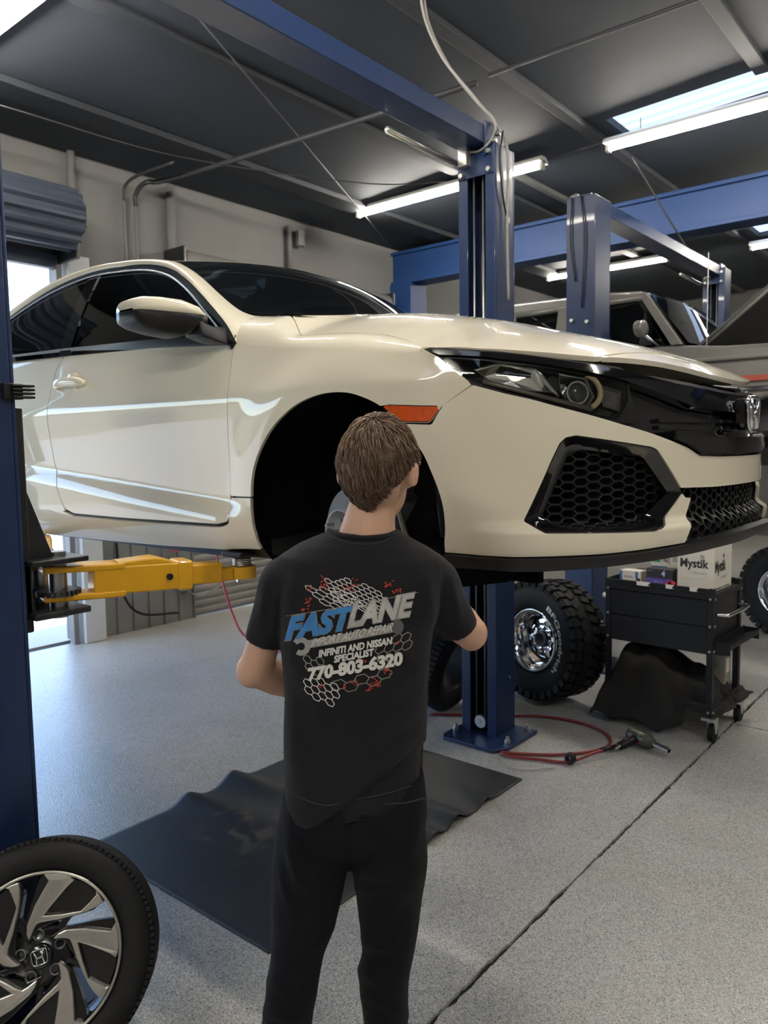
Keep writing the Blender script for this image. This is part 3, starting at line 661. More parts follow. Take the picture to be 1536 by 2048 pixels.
# interior: dashboard, seats, steering wheel show dimly through the tint
INT = mat('dark_cabin_trim', (.03, .03, .032), .8)
MB().box(cw((-.95, 0, .86)), (.45, 1.42, .22)).build('dashboard', INT, car, .05)
for sgn in (1, -1):
    se = MB().box(cw((-1.75, sgn * .38, .55)), (.5, .5, .16)).box(cw((-2.0, sgn * .38, .85)), (.14, .48, .62), Matrix.Rotation(-.3, 3, 'Y')).build('seat', INT, car, .05)
    MB().box(cw((-2.12, sgn * .38, 1.20)), (.09, .26, .18)).build('headrest', INT, se, .03)
MB().bb(XA - 3.3, XA - .42, YC - .80, YC + .80, ZB + .15, ZB + .21).bb(XA - .45, XA + .40, YC - .40, YC + .40, ZB + .21, ZB + .26).build('underbody', SATBLACK, car)
MB().bb(XA + .35, XA + .62, YC - .36, YC + .36, ZB + .215, ZB + .26).build('undertray', SATBLACK, car)
MB().bb(XA - .38, XA + .62, YC - .46, YC + .46, ZB + .28, ZB + .74).build('engine_bay_block', LINER, car, .05)
MB().tube(spline([cw((-.3, .3, .19)), cw((-1.2, .25, .15)), cw((-2.2, .3, .15)), cw((-3.2, .4, .2))], 8), .03, 10).build('exhaust_pipe', DARKSTEEL, car)

# --- front bumper: white fascia with openings, both sides from one outline
def fascia(name, inside, outside, material, parent, off=0., h=.014, rim=.012, gap=.0025, label=None, both=True):
    """one mesh that wraps the nose from side to side"""
    A = np.array(inside[0]); V, F = region((A[:, 0].min(), min(A[:, 0].max(), SMAX), A[:, 1].min(), A[:, 1].max()), h, inside, outside, gap)
    if both and A[:, 0].max() >= SMAX:
        V3 = S(V[:, 0], V[:, 1], off); V4 = V3 * [1, -1, 1]; n = len(V3)
        key = {}; mp = list(range(n))
        for i in range(n):
            if V[i, 0] > SMAX - 1e-6: V3[i, 1] = 0
        allV = np.vstack([V3, V4]); W_ = [i if V[i, 0] > SMAX - 1e-6 else n + i for i in range(n)]
        return [sheet(name, allV, F + [tuple(W_[i] for i in f[::-1]) for f in F], material, parent, 1, rim, label)]
    V3 = S(V[:, 0], V[:, 1], off)
    return [sheet(name, V3, F, material, parent, sd_, rim, label) for sd_ in (1, -1)]
bpoly = [(.380, .640), (.472, .692)] + LENSLOW[4:] + WLOW[1:-1] + [(SMAX + .01, .485), (SMAX + .01, .10), (.20, .10), (.14, .596), (.246, .595), (.346, .590)]
bmask = BOTL + [(SMAX + .01, 1.0), (.2, 1.0), (.2, .233)]
bumper = fascia('front_bumper', [bpoly, bmask], [ARCH, FOG, LOWG, MARK], PAINT, car, h=.006)[0]
fascia('bumper_backing', [[(.40, .24), (.40, .5), (.47, .68), (.80, .58), (1.15, .48), (SMAX + .01, .48), (SMAX + .01, .24)]], [ARCH, FOG], SATBLACK, bumper, -.050, .03, 0, 0)
spl = fascia('front_splitter', [SPLL[::1] + BOTL[::-1]], [ARCH], SATBLACK, bumper, .012, .0055, .03, .0)
# raised blade under the side intake
for sd_ in (1, -1):
    fr = None
    V, F = region((.58, 1.10, .28, .56), .008, [FOG], [FOGIN], .001)
    p_in = -poly_sdf(V, FOGIN); depth = np.interp(poly_sdf(V, FOG), [-.03, -.006, 0], [-.030, -.008, -.002])
    fr = sheet('intake_frame', S(V[:, 0], V[:, 1], depth), F, GLOSSBLACK, bumper, sd_, .02)
    side_panel('intake_back', [FOG], [], mat('matte_black_mesh_back', (.003, .003, .003), .9), bumper, sd_, -.085, .03, 0, 0)
def hex_mesh(name, poly, parent, off, a, depth, squash=.8, mirror=(1, -1), rw=.0026):
    """honeycomb bars on the body surface inside an outline"""
    cells = []
    P = np.array(poly); cx0, cx1, cz0, cz1 = P[:, 0].min(), P[:, 0].max(), P[:, 1].min(), P[:, 1].max(); edges = {}
    dx = a * 1.5; dz = a * math.sqrt(3) * squash
    for i in range(int((cx1 - cx0) / dx) + 2):
        for j in range(int((cz1 - cz0) / dz) + 2):
            c = (cx0 + i * dx, cz0 + j * dz + (dz / 2 if i % 2 else 0)); vs_ = [(round(c[0] + a * math.cos(k * PI / 3), 5), round(c[1] + a * squash * math.sin(k * PI / 3), 5)) for k in range(6)]
            for k in range(6):
                e = tuple(sorted((vs_[k], vs_[(k + 1) % 6])))
                edges[(round(e[0][0], 3), round(e[0][1], 3), round(e[1][0], 3), round(e[1][1], 3))] = e
    E_ = [e for e in edges.values()]
    if not E_: return
    M = np.array([((e[0][0] + e[1][0]) / 2, (e[0][1] + e[1][1]) / 2) for e in E_]); ok = poly_sdf(M, poly) < .004
    E_ = [e for e, k in zip(E_, ok) if k]
    for sd_ in mirror:
        V3 = []; F3 = []
        for e in E_:
            q = np.array(e); q[:, 0] = np.clip(q[:, 0], .3, SMAX); d = q[1] - q[0]; L = np.hypot(*d) + 1e-9; nn = np.array([-d[1], d[0]]) / L * rw
            qq = np.array([q[0] - nn, q[1] - nn, q[1] + nn, q[0] + nn]); f0 = S(np.clip(qq[:, 0], .3, SMAX), qq[:, 1], off); b0_ = S(np.clip(qq[:, 0], .3, SMAX), qq[:, 1], off - depth)
            o = len(V3); V3 += [cw(p, sd_) for p in f0] + [cw(p, sd_) for p in b0_]
            F3 += [(o, o + 1, o + 2, o + 3), (o, o + 4, o + 5, o + 1), (o + 2, o + 6, o + 7, o + 3), (o + 1, o + 5, o + 6, o + 2), (o, o + 3, o + 7, o + 4)]
        MB().add(V3, F3).build(name, mat('grille_black', (.0045, .0045, .005), .5), parent)
hex_mesh('intake_mesh', FOGIN, bumper, -.046, .027, .022, .52, rw=.0022)
hex_mesh('lower_grille_mesh', [(1.072, .392), (SMAX, .388), (SMAX, .25), (1.05, .246), (1.12, .372)], bumper, -.028, .0215, .02, .80, rw=.0034)
fascia('lower_grille_back', [[(1.04, .41), (SMAX + .01, .41), (SMAX + .01, .24), (1.04, .24)]], [], MATS['matte_black_mesh_back'], bumper, -.09, .03, 0, 0)

# --- headlights, black wing, grille and emblem
HB = mat('headlight_bezel', (.02, .02, .021), .25, 0, .3); REFL = mat('headlight_reflector', (.80, .80, .76), .18, .9)
hl_poly = SLOW + [(.915, .64), (.87, .592), (.80, .605)] + LENSLOW[::-1][1:-2] + [(.372, .770)]
for sd_ in (1, -1):
    hl = side_panel('headlight', [hl_poly], [], LENS, car, sd_, -.004, .012, 0, .001, label='clear headlight lens under a gloss black wing')
    side_panel('headlight_gasket', [[(.300, .806)] + [(a, b + .002) for a, b in STOP[1:6]] + [(.93, .58), (.80, .594)] + [(a, b - .009) for a, b in LENSLOW[::-1][1:-1]]], [[(p[0], p[1]) for p in hl_poly]], SATBLACK, hl, sd_, -.009, .01, .02, -.002)
    V, F = region((.36, .93, .58, .79), .012, [hl_poly], [], -.004)
    dep = -.012 - .075 * np.clip(-poly_sdf(V, hl_poly) / .03, 0, 1)
    sheet('housing', S(V[:, 0], V[:, 1], dep), F, HB, hl, sd_, 0)
    def hp(s, z, o=0.): return S(s, z, o)
    def reflector(name, poly, o0, o1, material):
        pl = np.array(poly); c = pl.mean(0); mb = MB()
        R = [[cw(S(c[0] + (p[0] - c[0]) * k, c[1] + (p[1] - c[1]) * k, o), sd_) for p in pl] for k, o in ((1.0, o0), (.92, o0 - .003), (.78, o1), (.05, o1 - .004))]
        return mb.loft(R, False, smooth=False).build(name, material, hl)
    reflector('turn_reflector', [(.475, .735), (.55, .752), (.655, .733), (.700, .665), (.62, .672), (.53, .690)], -.016, -.055, REFL)
    reflector('low_beam_reflector', [(.72, .722), (.80, .708), (.815, .655), (.79, .628), (.735, .636), (.715, .67)], -.020, -.065, REFL)
    reflector('inner_block', [(.835, .690), (.905, .672), (.885, .615), (.835, .628)], -.020, -.028, mat('smoked_lamp_block', (.10, .10, .10), .4))
    MB().tube([cw(S(s, z, -.026), sd_) for s, z in ((.655, .738), (.672, .72), (.70, .672), (.71, .655))], .0055, 8).build('chrome_divider', CHROME, hl)
    MB().tube([cw(S(s, z, -.024), sd_) for s, z in ((.49, .742), (.56, .752), (.648, .738))], .004, 8).build('chrome_divider', CHROME, hl)
    arc = [(.775 + .060 * math.cos(a), .672 + .050 * math.sin(a)) for a in np.linspace(1.15, -1.15, 18)]
    MB().tube([cw(S(s, z, -.018), sd_) for s, z in arc], .008, 8).build('light_guide', mat('amber_white_light_guide', (.85, .72, .42), .2, 0, .6), hl)
    c0 = Vector(cw(S(.770, .668, -.06), sd_)); c1 = Vector(cw(S(.770, .668, -.028), sd_))
    MB().cyl(c0, c1, .032, 24).build('projector_ring', CHROME, hl, .006)
    ce_ = c1; nv_ = (c1 - c0).normalized(); ux = nv_.orthogonal().normalized(); uy = nv_.cross(ux)
    MB().loft([[ce_ + (ux * math.cos(a) + uy * math.sin(a)) * (.027 * math.cos(b_)) + nv_ * (.016 * math.sin(b_)) for a in np.linspace(0, 2 * PI, 24, endpoint=False)] for b_ in (0, .4, .8, 1.2, 1.55)], False).build('projector_lens', mat('smoked_projector_lens', (.05, .055, .06), .04, 0, 1), hl)
    c0 = Vector(cw(S(.700, .690, -.07), sd_)); c1 = Vector(cw(S(.700, .690, -.028), sd_))
    MB().cyl(c0, c1, .026, 24, .022).build('bulb_shroud', HB, hl, .004)
    MB().tube([cw(S(s, z, -.02), sd_) for s, z in ((.50, .700), (.57, .681), (.63, .665), (.72, .640), (.80, .620))], .0065, 8).build('lower_light_strip', mat('grey_reflector_strip', (.22, .21, .19), .3, .4), hl)
gr = fascia('grille', [[(.78, .725), (.92, .722), (1.06, .708), (1.228, .694), (1.432, .682), (SMAX + .01, .680), (SMAX + .01, .478), (1.16, .482), (1.10, .507), (1.03, .530), (.96, .550), (.868, .575), (.80, .60), (.90, .66)]], [], GLOSSBLACK, car, -.034, .016, .0, 0, label='gloss black grille between the headlights')[0]
# wing: gloss black bar from headlight tip over the lamp to the centre
wing_lo = [(.372, .776), (.500, .764), (.664, .741), (.802, .717), (.90, .697), (.95, .682), (1.06, .652), (1.16, .626), (1.30, .617), (SMAX + .01, .615)]
wing_hi = [(.312, .798)] + [(a, b - .005) for a, b in STOP[1:5]] + [(.919, .722), (1.00, .706), (1.10, .690), (1.228, .678), (1.432, .668), (SMAX + .01, .667)]
fascia('grille_wing', [wing_hi + wing_lo[::-1]], [], GLOSSBLACK, gr, .004, .010, .03, .0)
fascia('wing_top_edge', [[(.90, .727), (1.065, .712), (1.228, .698), (1.432, .686), (SMAX + .01, .685), (SMAX + .01, .676), (1.432, .677), (1.228, .688), (1.065, .702)]], [], SATBLACK, gr, -.012, .008, .02, 0)
fascia('grille_chin', [[(1.05, .560), (1.12, .549), (1.223, .540), (1.40, .540), (SMAX + .01, .540), (SMAX + .01, .490), (1.17, .494), (1.108, .519), (1.05, .537)]], [], GLOSSBLACK, gr, .010, .010, .04, 0)
for zz_, o_ in ((.590, -.016), (.570, -.020)):
    fascia('grille_bar', [[(1.02, zz_ + .007), (SMAX + .01, zz_ + .007), (SMAX + .01, zz_ - .004), (1.02, zz_ - .004)]], [], GLOSSBLACK, gr, o_, .008, .015, 0)
# emblem: chrome H in a rounded frame at the nose
em = MB(); ez = .612
fx = lambda y_, z_: cw((.945 + .0 * z_ - .12 * y_ * y_, y_, z_))
frame = []
for a in np.linspace(0, 2 * PI, 40, endpoint=False):
    c_, s_ = math.cos(a), math.sin(a); yy_ = .060 * math.copysign(abs(c_) ** .45, c_); zz_ = .052 * math.copysign(abs(s_) ** .45, s_); frame.append(fx(yy_ * (1 + .12 * zz_ / .052), ez + zz_))
em.tube(frame, .0065, 8, closed=True)
for sg in (1, -1): em.tube([fx(sg * .040, ez + .046), fx(sg * .026, ez), fx(sg * .034, ez - .044)], .0085, 8)
em.tube([fx(-.028, ez - .002), fx(.028, ez - .002)], .0085, 8)
em.build('emblem', CHROME, gr)
MB().loft([[fx(.052 * math.copysign(abs(math.cos(a)) ** .45, math.cos(a)) * k, ez + .048 * math.copysign(abs(math.sin(a)) ** .45, math.sin(a)) * k) for a in np.linspace(0, 2 * PI, 40, endpoint=False)] for k in (1, .02)], False).build('emblem_field', GLOSSBLACK, gr)
MB().box(cw((.915, 0, ez)), (.05, .115, .10)).build('emblem_base', GLOSSBLACK, gr, .02)

# --- running gear seen in the open wheel arches
for sd_ in (1, -1):
    ax = -.05; az = .25
    disc = MB().lathe([(.03, 0), (.075, 0), (.076, .045), (.082, .05), (.084, .004), (.148, .002), (.150, -.002), (.150, -.022), (.05, -.024)], 48, Matrix.Translation(cw((ax, .79, az), sd_)) @ Matrix.Rotation(-.25 * sd_, 4, 'Z') @ Matrix.Rotation(PI if sd_ > 0 else 0, 4, 'Z')).build('brake_disc', mat('brake_disc_iron', (.42, .44, .47), .45, .5, noise=(30, .15)), car)
    for k in range(5):
        a = 2 * PI * k / 5; p = cw((ax + .052 * math.cos(a), .83, az + .052 * math.sin(a)), sd_); q = cw((ax + .052 * math.cos(a), .865, az + .052 * math.sin(a)), sd_); MB().cyl(p, q, .006, 8).build('wheel_stud', STEEL, disc)
    MB().box(cw((.085, .735, az + .075), sd_), (.07, .10, .16), Matrix.Rotation(.6, 3, 'Y')).build('brake_caliper', DARKSTEEL, car, .02)
    st_ = MB().tube([cw((-.02, .70, az + .05), sd_), cw((-.03, .60, .55), sd_), cw((-.035, .57, .74), sd_)], [.028, .026, .022], 14).build('strut', DARKSTEEL, car)
    hel = [cw((-.03 + .055 * math.cos(t), .60 - .03 * (t / 30), 0), sd_) for t in np.linspace(0, 30, 120)]
    MB().tube([(h[0], h[1] + .055 * math.sin(t) * sd_, ZB + .52 + .16 * t / 30) for h, t in zip(hel, np.linspace(0, 30, 120))], .008, 6).build('coil_spring', BLACKENAMEL, st_)
    MB().tube([cw((.07, .78, .17), sd_), cw((.12, .60, .18), sd_), cw((.05, .40, .19), sd_)], [.016, .03, .035], 10).build('lower_arm', DARKSTEEL, car)
    MB().tube([cw((ax, .74, az), sd_), cw((ax, .42, az + .03), sd_)], .015, 10).build('axle_shaft', DARKSTEEL, car)
    MB().tube(spline([cw((.12, .70, .64), sd_), cw((.15, .76, .54), sd_), cw((.17, .75, .45), sd_), cw((.13, .71, .37), sd_)], 8), .006, 8).build('brake_hose', SATBLACK, car)
    MB().tube([cw((.11, .80, .52), sd_), cw((.155, .815, .37), sd_), cw((.215, .83, .225), sd_)], .0095, 10).build('stabiliser_link', mat('oily_steel_rod', (.30, .28, .22), .35, .8), car)
    MB().tube([cw((.20, .70, .60), sd_), cw((.22, .68, .42), sd_), cw((.25, .69, .25), sd_)], .018, 10).build('splash_bracket', SATBLACK, car)
# rear wheels of the car (rim and tyre)
def plain_wheel(side):
    M = Matrix.Translation(cw((-2.70, .76, .24), side)) @ Matrix.Rotation(PI if side > 0 else 0, 4, 'Z')
    t = MB().lathe([(.215, -.09), (.25, -.11), (.29, -.112), (.317, -.09), (.323, 0), (.317, .09), (.29, .112), (.25, .11), (.215, .09)], 48, M).build('rear_tyre', RUBBER, car)
    mb = MB().lathe([(.216, .09), (.20, .07), (.19, -.02), (.0, -.03)], 40, M)
    for k in range(5): mb.beam(M @ Vector((.03, .065, 0)), M @ Vector((.205 * math.cos(k * 2 * PI / 5), .075, .205 * math.sin(k * 2 * PI / 5))), .05, .02, M.to_3x3() @ Vector((0, 1, 0)))
    mb.build('rear_rim', STEEL, t)
for sd_ in (1, -1): plain_wheel(sd_)
for sd_ in (1, -1): MB().loft([[cw((x, y_ * k, z), sd_) for y_ in (.50, .74) for z in ((.80, .92) if y_ == .5 else (.92, .80))] for x, k in ((-3.35, .98), (-3.57, .97))]).build('tail_light', mat('red_tail_lamp', (.35, .01, .01), .15, 0, .6), car, .01)

# ------------------------------------------------------------------ two-post lifts
def channel(x0, x1, y0, y1, z0, z1, open_dir, lip=.062, t=.012):
    """C-section column, open towards open_dir (+1: +Y, -1: -Y)"""
    m = MB(); yo, yb = (y1, y0) if open_dir > 0 else (y0, y1); s = 1 if open_dir > 0 else -1
    m.bb(x0, x1, yb, yb + s * t, z0, z1); m.bb(x0, x0 + t, yb + s * t, yo - s * t, z0, z1); m.bb(x1 - t, x1, yb + s * t, yo - s * t, z0, z1)
    m.bb(x0, x0 + lip, yo - s * t, yo, z0, z1); m.bb(x1 - lip, x1, yo - s * t, yo, z0, z1); return m
def swing_arm(lift, piv, tip, padz, name='swing_arm'):
    P = Vector(piv); T = Vector(tip); d = (T - P); d.z = 0; L = d.length; d.normalize(); q = Vector((-d.y, d.x, 0)); up = Vector((0, 0, 1))
    at = lambda a, b, c: P + d * a + q * b + up * c + Vector((0, 0, (T.z - P.z) * a / L))
    a = MB(); a.beam(at(.10, 0, 0), at(L * .62, 0, 0), .095, .092); a.beam(at(-.05, 0, .045), at(.20, 0, .045), .10, .022); a.beam(at(-.05, 0, -.045), at(.20, 0, -.045), .10, .022)
    a.add([at(x, s * .045, z) for s in (-1, 1) for x, z in ((.18, .045), (L * .60, .045), (L * .52, .062), (.30, .068), (.18, .058))], [(0, 1, 2, 3, 4), (9, 8, 7, 6, 5), (1, 6, 7, 2), (2, 7, 8, 3), (3, 8, 9, 4)])
    arm = a.build(name, YELLOW, lift, .006, label='yellow enamelled swing arm')
    MB().beam(at(L * .60, 0, -.002), at(L * .86, 0, -.002), .075, .070).build('arm_extension', YELLOW, arm, .006)
    MB().beam(at(L * .60, 0, 0), at(L * .68, 0, 0), .104, .100).build('arm_collar', YELLOW, arm, .006)
    MB().beam(at(L * .84, .0, -.012), at(L * .93, 0, -.012), .06, .045).build('arm_tip', YELLOW, arm, .006)
    MB().cyl(at(L * .55, -.056, .0), at(L * .55, .056, 0), .011, 14).build('stop_pin', BLACKENAMEL, arm)
    zt = T.z
    MB().cyl((T.x, T.y, zt - .030), (T.x, T.y, zt + .012), .050, 28).build('pad_ring', YELLOW, arm, .005)
    MB().cyl((T.x, T.y, zt - .045), (T.x, T.y, padz - .018), .022, 20).build('pad_screw', STEEL, arm)
    for k in range(4): MB().tube([(T.x + .030 * math.cos(b), T.y + .030 * math.sin(b), zt + .018 + k * .007) for b in np.linspace(0, 2 * PI, 20, endpoint=False)], .004, 6, closed=True).build('screw_thread', STEEL, arm)
    MB().bb(T.x - .055, T.x + .055, T.y - .05, T.y + .05, padz - .020, padz).build('rubber_pad', SATBLACK, arm, .006)
    MB().cyl(at(0, 0, -.11), at(0, 0, .10), .028, 20).build('pivot_pin', STEEL, arm, .003)
    g = MB(); R0 = .062
    for k in range(26): b = 2 * PI * k / 26; c = at(0, 0, -.030); g.box(c + Vector((R0 * math.cos(b), R0 * math.sin(b), 0)), (.012, .007, .016), Matrix.Rotation(b, 3, 'Z'))
    g.cyl(at(0, 0, -.038), at(0, 0, -.022), .060, 26).build('lock_gear', DARKSTEEL, arm)
    return arm
def two_post_lift(label, x0, x1, near, far, h, hb, arms):
    L = thing('two_post_lift', label, 'car lift', ((x0 + x1) / 2, (near[1] + far[0]) / 2, 0)); xc = (x0 + x1) / 2
    for (y0, y1), od in ((near, 1), (far, -1)):
        p = channel(x0, x1, y0, y1, .02, h, od).build('post', BLUE, L, .004)
        yo = y1 if od > 0 else y0; yi = yo - od * .03
        bp = MB().prism([(x0 - .05, min(y0, y1) - .12 * (od < 0)), (x0 - .02, min(y0, y1) - .15 * (od < 0) - .02), (x1 + .08, min(y0, y1) - .15 * (od < 0) - .02), (x1 + .13, min(y0, y1) - .10 * (od < 0)), (x1 + .13, max(y0, y1) + .04 + .10 * (od > 0)), (x0 - .05, max(y0, y1) + .04 + .10 * (od > 0))], lambda x, y, d: (x, y, d), 0, .022).build('base_plate', BLUE, L, .004)
        for bx, by in ((x0 - .025, y0 - .03 * (od < 0)), (x1 + .09, y0 - .05 * (od < 0) + .02), (x1 + .09, y1 - .01), (x0 - .025, y1 - .02)):
            MB().cyl((bx, by, .022), (bx, by, .060), .010, 10).cyl((bx, by, .022), (bx, by, .040), .018, 6).build('anchor_bolt', ZINC, bp)
        # header plate and bolts
        MB().bb(x0 + .004, x1 - .004, yo - od * .002, yo + od * .008, h - .16, h - .02).build('header_plate', BLUE, L, .003)
        for bx, bz in ((x0 + .03, h - .14), (x1 - .03, h - .14), (x1 - .03, h - .045)): MB().cyl((bx, yo + od * .008, bz), (bx, yo + od * .026, bz), .014, 6).build('header_bolt', ZINC, L)
        MB().bb(x0 + .03, x0 + .09, yo, yo + od * .05, h - .10, h + .01).build('cable_bracket', ZINC, L, .004)
        if od < 0 or arms:
            MB().tube([(xc - .035, yi, .09), (xc - .035, yi, h - .05)], .0055, 8).tube([(xc + .025, yi, .09), (xc + .025, yi, h - .05)], .0055, 8).build('lift_cable', ZINC, L)
            MB().cyl((xc - .005, yi - .012, .085), (xc - .005, yi + .012, .085), .038, 24).build('pulley', ZINC, L, .004)
            MB().cyl((xc - .005, yi - od * .02, .085), (xc - .005, yi + od * .016, .085), .010, 6).build('pulley_bolt', STEEL, L)
        MB().cyl((x1, (y0 + y1) / 2 + .03, .35), (x1 + .012, (y0 + y1) / 2 + .03, .35), .009, 8).build('post_bolt', ZINC, L)
        MB().cyl((x1, (y0 + y1) / 2 + .03, h - 1.4), (x1 + .02, (y0 + y1) / 2 + .03, h - 1.4), .010, 8).build('post_bolt', ZINC, L)
        MB().tube([(xc + .0, (y0 + y1) / 2, .03), (xc, (y0 + y1) / 2, h - .3)], .03, 14).build('hydraulic_ram', BLACKENAMEL, L)
    ym, yM = near[0], far[1]
    MB().bb(xc - .105, xc + .065, near[0] + .03, far[1] - .05, hb, hb + .10).build('overhead_beam', BLUE, L, .005)
    MB().bb(xc + .06, xc + .075, far[0] - .02, far[0] + .14, hb - .06, hb + .12).build('beam_gusset', BLUE, L, .003)
    for k in range(3): MB().cyl((xc + .07, far[0] + .02 + .04 * k, hb - .02 + .05 * k), (xc + .095, far[0] + .02 + .04 * k, hb - .02 + .05 * k), .012, 6).build('beam_bolt', ZINC, L)
    MB().tube([(xc - .13, far[0] - .62, hb - .055), (xc - .13, far[0] - .02, hb - .06)], .018, 12).build('cutoff_bar', ZINC, L)
    return L
lift1 = two_post_lift('blue two-post lift holding up the white coupe', -2.52, -2.28, (.86, 1.07), (3.75, 3.96), 3.36, 3.36, True)
for od, yp in ((1, 1.07), (-1, 3.75)):
    c = MB().bb(-2.50, -2.30, yp - od * .10, yp + od * .03, 1.17, 1.85).build('carriage', BLACKENAMEL, lift1, .006)
    MB().prism([(0.02, 1.60), (.03, 1.60), (.10, 1.40), (.10, 1.385), (.02, 1.385)], lambda a, z, d: (-2.325 + d, yp + od * a, z), 0, .022).build('gusset', BLACKENAMEL, c, .003)
    MB().bb(-2.53, -2.25, yp + od * .01, yp + od * .19, 1.375, 1.392).build('bracket_top', BLACKENAMEL, c, .004)
    MB().bb(-2.53, -2.25, yp + od * .01, yp + od * .19, 1.212, 1.232).build('bracket_bottom', BLACKENAMEL, c, .004)
    MB().bb(-2.50, -2.30, yp + od * .01, yp + od * .03, 1.232, 1.375).build('bracket_back', BLACKENAMEL, c)
swing_arm(lift1, (-2.34, 1.20, 1.305), (-2.155, 1.795, 1.285), 1.352)
swing_arm(lift1, (-2.46, 1.20, 1.305), (-3.75, 1.84, 1.290), 1.338)
swing_arm(lift1, (-2.34, 3.62, 1.305), (-2.125, 3.40, 1.298), 1.352)
swing_arm(lift1, (-2.46, 3.62, 1.305), (-3.75, 3.40, 1.290), 1.338)
g = MB()
for k in range(4): g.bb(-2.285, -2.268 + .02, 1.05 + .0, 1.115, 1.875 + k * .011, 1.882 + k * .011)
g.bb(-2.29, -2.26, 1.03, 1.085, 1.872, 1.918).build('door_guard', SATBLACK, lift1, .002)
# power cable hanging from the ceiling to the lift column and tied along it
CABLE = mat('grey_cable', (.28, .27, .25), .5)
pc = thing('power_cable', 'grey cable pair hanging from the ceiling onto the lift column', 'cable', (-2.3, 3.8, 3.4))
def pxpath(pts): return [on(x, y, ax, v) for x, y, ax, v in pts]
MB().tube(spline(pxpath([(838, -60, 1, 3.7), (848, 30, 1, 3.72), (885, 115, 1, 3.75), (945, 190, 1, 3.78), (985, 240, 1, 3.80), (1012, 285, 0, -2.262), (1016, 360, 0, -2.262), (1014, 440, 0, -2.262), (1017, 600, 0, -2.262)]), 8), .0085, 8).build('cable', CABLE, pc)
MB().tube(spline(pxpath([(846, -60, 1, 3.72), (856, 40, 1, 3.74), (900, 135, 1, 3.77), (950, 200, 1, 3.79), (988, 240, 1, 3.73), (985, 275, 1, 3.735), (962, 300, 1, 3.735), (940, 305, 1, 3.735)]), 8), .0065, 8).build('cable', CABLE, pc)
MB().tube(spline(pxpath([(1006, 262, 0, -2.264), (1000, 320, 0, -2.264), (1006, 390, 0, -2.264), (1014, 440, 0, -2.266)]), 8), .0055, 8).build('cable', SATBLACK, pc)
tag(MB().cyl(on(1014, 436, 0, -2.285), on(1014, 448, 0, -2.285), .016, 10).build('cable_tie', WHITEPL), 'white tie holding cables to the blue lift column', 'cable tie')

lift2 = two_post_lift('second blue two-post lift in front of the silver truck', -2.65, -2.43, (5.36, 5.64), (8.50, 8.72), 3.50, 3.42, False)
for od, yp in ((1, 5.64), (-1, 8.50)): MB().bb(-2.64, -2.44, yp - od * .05, yp + od * .16, 1.30, 1.75).build('carriage', BLACKENAMEL, lift2, .006)
for px_, py_ in ((-2.45, 5.72), (-2.62, 5.72)):
    swing_arm(lift2, (px_, py_, 1.46), (-2.0 if px_ > -2.5 else -3.7, 6.45, 1.46), 1.52)
    swing_arm(lift2, (px_, 8.40, 1.46), (-2.0 if px_ > -2.5 else -3.7, 7.7, 1.46), 1.52)
MB().cyl((-2.62, 5.40, 3.50), (-2.62, 5.46, 3.53), .03, 12).build('top_pulley', ZINC, lift2)
for k in (0, 1): MB().cyl((-2.60 + .12 * k, 5.36, 2.62 - .02 * k), (-2.60 + .12 * k, 5.34, 2.62 - .02 * k), .014, 8).build('face_bolt', ZINC, lift2)
MB().tube(spline([(-2.60, 5.345, 3.5), (-2.61, 5.34, 3.2), (-2.57, 5.345, 2.9)], 6), .006, 6).tube(spline([(-2.53, 5.345, 3.5), (-2.50, 5.34, 3.2), (-2.52, 5.345, 2.7)], 6), .006, 6).build('control_wire', SATBLACK, lift2)

# ------------------------------------------------------------------ silver truck on the second lift, bonnet open
tk = thing('truck', 'silver older truck with red side stripe and open bonnet on far lift', 'truck', (-2.3, 7.1, 1.5))
YT0, YT1 = 6.12, 7.98
def tside(poly, y0, y1, name, material, par=tk, bevel=.02): return MB().prism(poly, lambda x, z, d: (x, d, z), y0, y1).build(name, material, par, bevel)
def tloft(secs, name, material, par=tk, bevel=0):
    """secs: [(x, z, inset)] traced round the side; makes a body shell with tumblehome"""
    return None
body = [(-4.9, 1.62), (-4.9, 2.47), (-2.15, 2.47), (-1.75, 2.43), (-.62, 2.40), (-.58, 1.75), (-.80, 1.62), (-.82, 1.72), (-.95, 2.00), (-1.25, 2.10), (-1.55, 2.00), (-1.70, 1.72), (-1.75, 1.60), (-3.6, 1.60), (-3.65, 1.85), (-3.85, 2.05), (-4.15, 2.10), (-4.45, 1.95), (-4.6, 1.65)]
tside(body, YT0 + .02, YT0 + .16, 'near_body_side', GREYPAINT, bevel=.03); tside(body, YT1 - .16, YT1 - .02, 'far_body_side', GREYPAINT, bevel=.03)
MB().bb(-4.9, -4.8, YT0 + .1, YT1 - .1, 1.6, 2.47).build('tailgate', GREYPAINT, tk, .03)
MB().bb(-4.8, -1.80, YT0 + .1, YT1 - .1, 1.66, 1.74).build('floor_pan', SATBLACK, tk)
MB().bb(-4.8, -.6, YT0 + .45, YT0 + .55, 1.52, 1.66).bb(-4.8, -.6, YT1 - .55, YT1 - .45, 1.52, 1.66).build('chassis_rail', SATBLACK, tk)
for ya in (YT0 - .012, YT1 - .02):
    MB().bb(-4.85, -.60, ya, ya + .03, 2.155, 2.195).build('red_stripe', mat('red_stripe_paint', (.45, .07, .03), .4, 0, .4), tk)
    MB().bb(-4.85, -.60, ya - .004, ya + .03, 2.085, 2.115).build('chrome_moulding', CHROME, tk, .006)
    MB().bb(-4.85, -.60, ya - .010, ya + .03, 2.315, 2.345).build('body_ridge', GREYPAINT, tk, .010)
